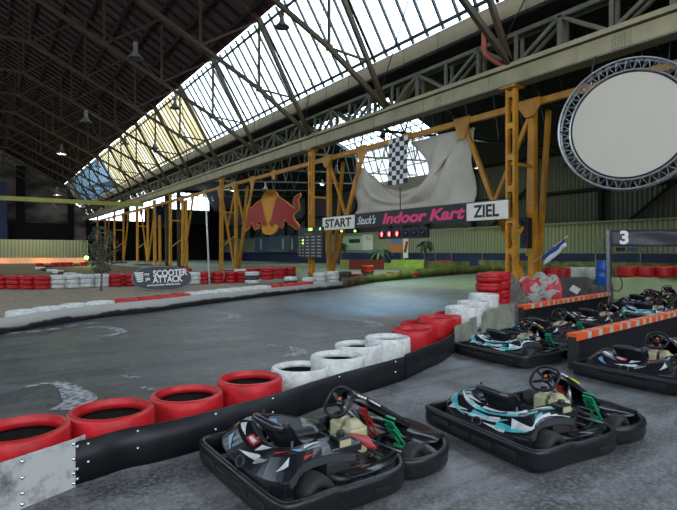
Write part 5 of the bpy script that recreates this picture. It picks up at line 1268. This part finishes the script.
# orange and white pit barriers
def barrier(pa, pb_, pc_, h, label, wall_h=None):
    a = G(*pa, h); c = G(*pb_, h); dr = (c - a); dr.z = 0; L_ = dr.length + (pc_ or 0); dr.normalize()
    t = empty('pit_barrier', (a.x, a.y, 0), math.atan2(dr.y, dr.x)); tag(t, label, 'barrier')
    MB().box((L_ / 2, 0, (h - .09) / 2), (L_, .05, h - .09)).build('side_panel', 'belt', t)
    MB().box((.04, 0, (h - .05) / 2), (.09, .12, h - .05)).build('end_post', 'rubber', t)
    x = 0
    while x < L_:
        st = random.uniform(.14, .26) if x > 0 else .34
        MB().box((x + st / 2, 0, h - .05), (st, .15, .10)).build('orange_block', 'orange', t, bevel=.006); x += st
        s2 = random.uniform(.08, .16); MB().box((x + s2 / 2, 0, h - .052), (s2, .145, .096)).build('white_block', 'barwhite', t, bevel=.006); x += s2
    return t
barrier((572, 333.5), (657, 314.5), 3.0, .50, 'orange and white topped pit barrier nearer to the camera, at the right')
barrier((521, 305), (607, 292.2), 0, .50, 'orange and white topped pit barrier farther away, ending at the grey post')
# blue barrel
q = P(602, 284.5, 16.8); t = empty('blue_barrel', q); tag(t, 'blue plastic barrel with white lettering left of the grey post', 'barrel')
MB().lathe([(0, .0), (.17, 0), (.19, .03), (.195, .25), (.205, .27), (.195, .29), (.195, .50), (.205, .52), (.195, .54), (.19, .77), (.17, .80), (0, .80)], n=24).build('body', 'barrel', t)
q2 = rd(.10, -.17); MB().box((q2.x, q2.y, .55), (.07, .04, .28)).box((q2.x, q2.y, .22), (.07, .04, .14)).build('label_marks', 'textwhite', t)
tag(MB().box((q.x, q.y, q.z / 2), (.5, .5, q.z)).build('barrel_plinth', 'kerbbelt'), 'dirty block under the blue barrel', 'block')
# tarpaulin over tyres
tcn = rd((538 - 338.5) / 510 * 15.2, 15.2)
tp_ = empty('tarpaulin', tcn); tag(tp_, 'torn red and white tarpaulin thrown over barrier tyres at the foot of the near pillar', 'tarpaulin')
rows = []
for i in range(31):
    u = -1 + 2 * i / 30; r_ = []
    for k in range(25):
        a = pi * k / 24; bump = 1 + .10 * abs(math.sin(u * 4.5 + .6)) + .08 * noise.noise(Vector((u * 3, a * 2, 0)))
        ht = (1.02 + .06 * math.sin(u * 5)) * (1 - .35 * max(0, -u - .35)); rr_ = .30 * bump
        lat = rr_ * math.copysign(abs(math.cos(a)) ** .55, math.cos(a)); z = ht * abs(math.sin(a)) ** .45 * (.93 + .07 * math.sin(u * 9 + 1)) 
        p = rd(u * .52, lat - .15 * u); r_.append((p.x, p.y, max(0.0, z)))
    rows.append(r_)
MB().grid(rows).build('sheet', 'tarp', tp_, solid=.01)
for s in (-1, 1):   # closed ends
    i = 0 if s < 0 else 30; MB().add(rows[i], [tuple(range(25))]).build('sheet_end', 'tarp', tp_)
# brushwood heap
hp = rd((512 - 338.5) / 510 * 13.6, 13.6); bh = empty('brushwood_heap', hp); tag(bh, 'heap of grey brushwood and netting between the red stacks and the tarpaulin', 'brushwood')
rows = []
for i in range(15):
    v = i / 14; r_ = []
    for k in range(24):
        a = 2 * pi * k / 24; rr_ = (.42 * (1 - v ** 2.2) + .02) * (1 + .3 * noise.noise(Vector((math.cos(a) * 2, math.sin(a) * 2, v * 4))))
        p = rd(rr_ * math.cos(a) * .85, rr_ * math.sin(a)); r_.append((p.x, p.y, v * 1.05 + .05 * noise.noise(Vector((a, v * 5, 1)))))
    rows.append(r_)
MB().grid(rows, closed_v=True).build('netting', 'netgrey', bh)
random.seed(21); tw = MB()
for k in range(110):
    a = random.uniform(0, 2 * pi); z = random.uniform(0, .8); r0 = .42 * (1 - (z / 1.05) ** 2) ; c = Vector((r0 * math.cos(a), r0 * math.sin(a), z))
    tw.tube([c, c + Vector((random.uniform(-.12, .2), random.uniform(-.15, .15), random.uniform(-.15, .3)))], .006, 4)
tw.build('twigs', 'netgrey', bh)['kind'] = 'stuff'
# barriers and tyres behind the pit lane
def segw(name, px0, py0, px1, py1, h, m, label, cat, t=.15, dz=0.0):
    a, c = G(px0, py0), G(px1, py1); o = MB().wall([(a.x, a.y), (c.x, c.y)], [(-t, dz), (-t, h), (t, h), (t, dz)], 0, smooth=False).build(name, m); return tag(o, label, cat)
segw('green_barrier', 545, 302, 760, 292, .72, 'palegreen', 'pale green plastic barrier behind the pit lane under the red tyres', 'barrier')
tag(MB().box((34.5, 9, .375), (.3, 30, .75)).build('green_barrier', 'olive'), 'dark olive stained barrier wall beyond the red tyres on the right', 'barrier')
tag(MB().box((38.4, 13, .43), (.3, 38, .86)).build('green_barrier', 'olive'), 'farthest mottled olive barrier wall against the blue hoarding', 'barrier')
segw('lime_barrier', 391, 268.5, 424, 268.5, .85, 'limegreen', 'bright lime barrier wall below the signal lights', 'barrier')
segw('lime_barrier', 424, 269.3, 470, 269.9, .75, 'olive', 'olive barrier wall right of the bright lime one', 'barrier')
segw('lime_barrier', 340, 268.5, 350, 268.5, .85, 'limegreen', 'short lime barrier piece left of the dark red wall', 'barrier')
segw('red_barrier', 349, 269.5, 384, 269.5, .9, 'redbox', 'dark red low wall under the pale posters', 'barrier')
segw('lime_barrier', 384, 269.5, 391, 269.5, .6, 'limegreen', 'short lime barrier piece right of the dark red wall', 'barrier')
segw('red_barrier', 436, 269.0, 452, 269.2, .86, 'tred', 'thin red barrier piece above the olive wall, left of centre of the hoarding', 'barrier')
segw('lime_barrier', 248, 273, 300, 272, .35, 'limegreen', 'low green barrier seen under the bull sign', 'barrier')
for i, px in enumerate((626, 643.5, 662, 680)):
    p = rd((px - 338.5) / 510 * 18.4, 18.4, .73)
    tyre('slick', 'red', p, 'red tyre on the pale green barrier, %s right of the grey post' % ORD[i], 'red tyres on the pale green barrier')
for i, (px, c) in enumerate(((553, 'red'), (561, 'red'), (574, 'white'), (590, 'white'))):
    p = rd((px - 338.5) / 510 * 18.0, 18.0, .71)
    tyre('slick', c, p, '%s tyre on the pale green barrier left of the blue barrel, %s from the left' % (CN[c], ORD[i]), 'tyres left of the blue barrel')
tag(MB().box(rd((573 - 338.5) / 510 * 16.0, 16.0, .42), (.9, .25, .84), rz=-YAW).build('dark_screen', 'tdark'), 'dark mottled board under the white tyres left of the barrel', 'board')
tag(MB().box(rd((575 - 338.5) / 510 * 15.84, 15.84, .47), (.28, .02, .2), rot=Euler((.4, .5, -YAW))).build('paper_sheet', 'textwhite'), 'tilted white paper sheet in front of the dark board', 'paper')
for px_ in (584, 588.5):
    p = G(px_, 296); tag(MB().tube([(p.x, p.y, 0), (p.x, p.y, .95)], .02, 6).build('thin_post', 'palegreen'), 'thin pale green post left of the blue barrel, %s of the pair' % ('left' if px_ < 586 else 'right'), 'post')
# old bicycle-like scrap by the post: a wheel leaning
p = P(616, 283, 16.5); tag(MB().tube([Vector(p) + rd(.20 * math.cos(a), .05 * math.sin(a), .26 * math.sin(a)) for a in [2 * pi * k / 20 for k in range(20)]], .02, 6, closed=True).build('steel_hoop', 'tdark'), 'dark hoop leaning right of the grey post', 'hoop')
# far orange-lit kerb, lamp and fence foot
segw('orange_kerb', -60, 264, 85, 263, .75, 'barwhite', 'low pale barrier lit orange along the foot of the far sheet fence', 'barrier')
q = P(86.5, 258, 60); t = empty('work_lamp', q); tag(t, 'glowing yellow-green work lamp at the right end of the far sheet fence', 'lamp')
MB().lathe([(0, .25), (.2, .18), (.28, 0), (.2, -.18), (0, -.25)], n=14).build('bulb', 'ledgreen', t); MB().tube([(0, 0, -q.z), (0, 0, -.2)], .05, 6).build('stand', 'tred', t)
for ep in ((86.5, 258, 60, (.85, 1, .25), 500), ):
    ld = bpy.data.lights.new('lamp_light', 'POINT'); ld.energy = ep[4]; ld.color = ep[3]; ld.shadow_soft_size = .2; lo = bpy.data.objects.new('lamp_light', ld); col.objects.link(lo); lo.location = P(86.5, 254, 59.5)
# palms and bushes far away
def palm(px, pyb, h, lb, r=1.2, x=37.5):
    q = PX(px, pyb, x); z0 = 0; t = empty('potted_palm', (q.x, q.y, 0)); tag(t, lb, 'palm'); top = PX(px, h, x).z
    MB().tube([(0, 0, 0), (.1, .05, top * .5), (0, 0, top)], [.16, .13, .12], 7).build('trunk', 'trunk', t)
    a = MB(); random.seed(int(px))
    for k in range(16):
        an = 2 * pi * k / 16 + random.random() * .3; el = random.uniform(-.2, 1); pts_ = [Vector((r * s_ * math.cos(an), r * s_ * math.sin(an), top + r * (el * s_ - 1.1 * s_ * s_))) for s_ in (0, .3, .6, .85, 1)]
        sd = Vector((-math.sin(an), math.cos(an), 0)); a.grid([[p - sd * w_ - Vector((0, 0, .05)), p, p + sd * w_ - Vector((0, 0, .05))] for p, w_ in zip(pts_, (.04, .16, .2, .14, .02))])
    a.build('fronds', 'palm', t)
palm(425, 262, 242, 'dark potted palm with a tall trunk right of the signal lights', 1.0)
palm(381, 262, 252, 'low bushy dark palm between the pale posters and the orange poster', 1.6)
palm(341, 262, 244, 'small dark palm left of the pale green poster', 1.0)
# ================================================================== LIGHT
wd = bpy.data.worlds.new('sky'); S.world = wd; wd.use_nodes = True; nt = wd.node_tree; bg = nt.nodes['Background']
bg.inputs[0].default_value = (.86, .93, 1.0, 1); bg.inputs[1].default_value = SKY
def portal(c, sx, sy, nrm):
    ld = bpy.data.lights.new('sky_portal', 'AREA'); ld.shape = 'RECTANGLE'; ld.size = sx; ld.size_y = sy; ld.cycles.is_portal = True
    o = bpy.data.objects.new('sky_portal', ld); col.objects.link(o); o.location = c; o.rotation_euler = (-Vector(nrm)).to_track_quat('Z', 'Y').to_euler() if False else Vector(nrm).to_track_quat('-Z', 'Y').to_euler(); return o
portal((-1, YN, 8), 30, 16, (0, 1, 0))
def lamp(kind, loc, tgt, e, c, size=.3, spot=60, blend=.6):
    ld = bpy.data.lights.new('flood_light', kind); ld.energy = e; ld.color = c
    if kind == 'SPOT': ld.spot_size = math.radians(spot); ld.spot_blend = blend; ld.shadow_soft_size = size
    else: ld.shadow_soft_size = size
    o = bpy.data.objects.new('flood_light', ld); col.objects.link(o); o.location = loc
    o.rotation_euler = (Vector(tgt) - Vector(loc)).to_track_quat('-Z', 'Y').to_euler(); return o
def flood(loc, tgt, e, c, label, spot=60):
    d = (Vector(tgt) - Vector(loc)).normalized(); t = empty('flood_lamp', loc); t.rotation_euler = d.to_track_quat('-Z', 'Y').to_euler(); tag(t, label, 'flood lamp')
    MB().lathe([(.06, .22), (.10, .2), (.13, 0), (.12, -.02), (.09, .12)], n=16).build('housing', 'signblack', t)
    MB().tube([(0, 0, .2), (0, 0, .45)], .02, 6).build('bracket', 'steel_dark', t)
    lamp('SPOT', Vector(loc) + d * .05, tgt, e, c, .1, spot)
def spotdown(x, y, z, e, c, ang=130): lamp('SPOT', (x, y, z), (x, y, 0), e, c, .3, ang, .5)
def hbell(x, y, z, e, c, lb, ang=100):
    bell(Vector((x, y, z)), .3, 0, lb, 2.5); spotdown(x, y, z - .12, e, c, ang)
flood((17, 17.5, 6.6), (22, 21, 0), 2600, (.42, 1, .28), 'small black flood lamp behind the yellow beam tinting the track green', 95)
g = G(372, 300); flood((XC - .4, 17, 6.6), g, 1800, (.22, .62, 1), 'small black flood lamp under the girder tinting the track blue', 42)
for i_, x in enumerate((-1, 4, 9)):
    flood((x, 72, 7.5), (x, 80.5, 0), 9000, (1, .33, .06), 'black flood lamp turning the far kerb orange, %s of three' % ('left', 'middle', 'right')[i_], 42)
k = 0
for x in (22, 33):
    for yy in (8, 20, 32, 44, 58, 74):
        hbell(x, yy, 7.6, 1600, (.66, 1, .42), 'bell lamp over the green floor of the second hall, %s row, %s from the camera' % ('front' if x == 22 else 'back', ORD[k % 6])); k += 1
for i_, (x, y) in enumerate(((0, 60), (6, 84))):  # lamps added to brighten the end wall and the fence
    hbell(x, y, 12 if i_ == 0 else 9, 2500, (1, .95, .62), 'added high bell lamp brightening the far end wall and fence, %s one' % ('left' if i_ == 0 else 'right'), 150)
S.view_settings.view_transform = 'Standard'; S.view_settings.look = 'None'; S.view_settings.exposure = 0.0; S.view_settings.gamma = 1.0
S.view_settings.use_curve_mapping = False
S.cycles.use_denoising = True
S.cycles.max_bounces = 6; S.cycles.transparent_max_bounces = 12
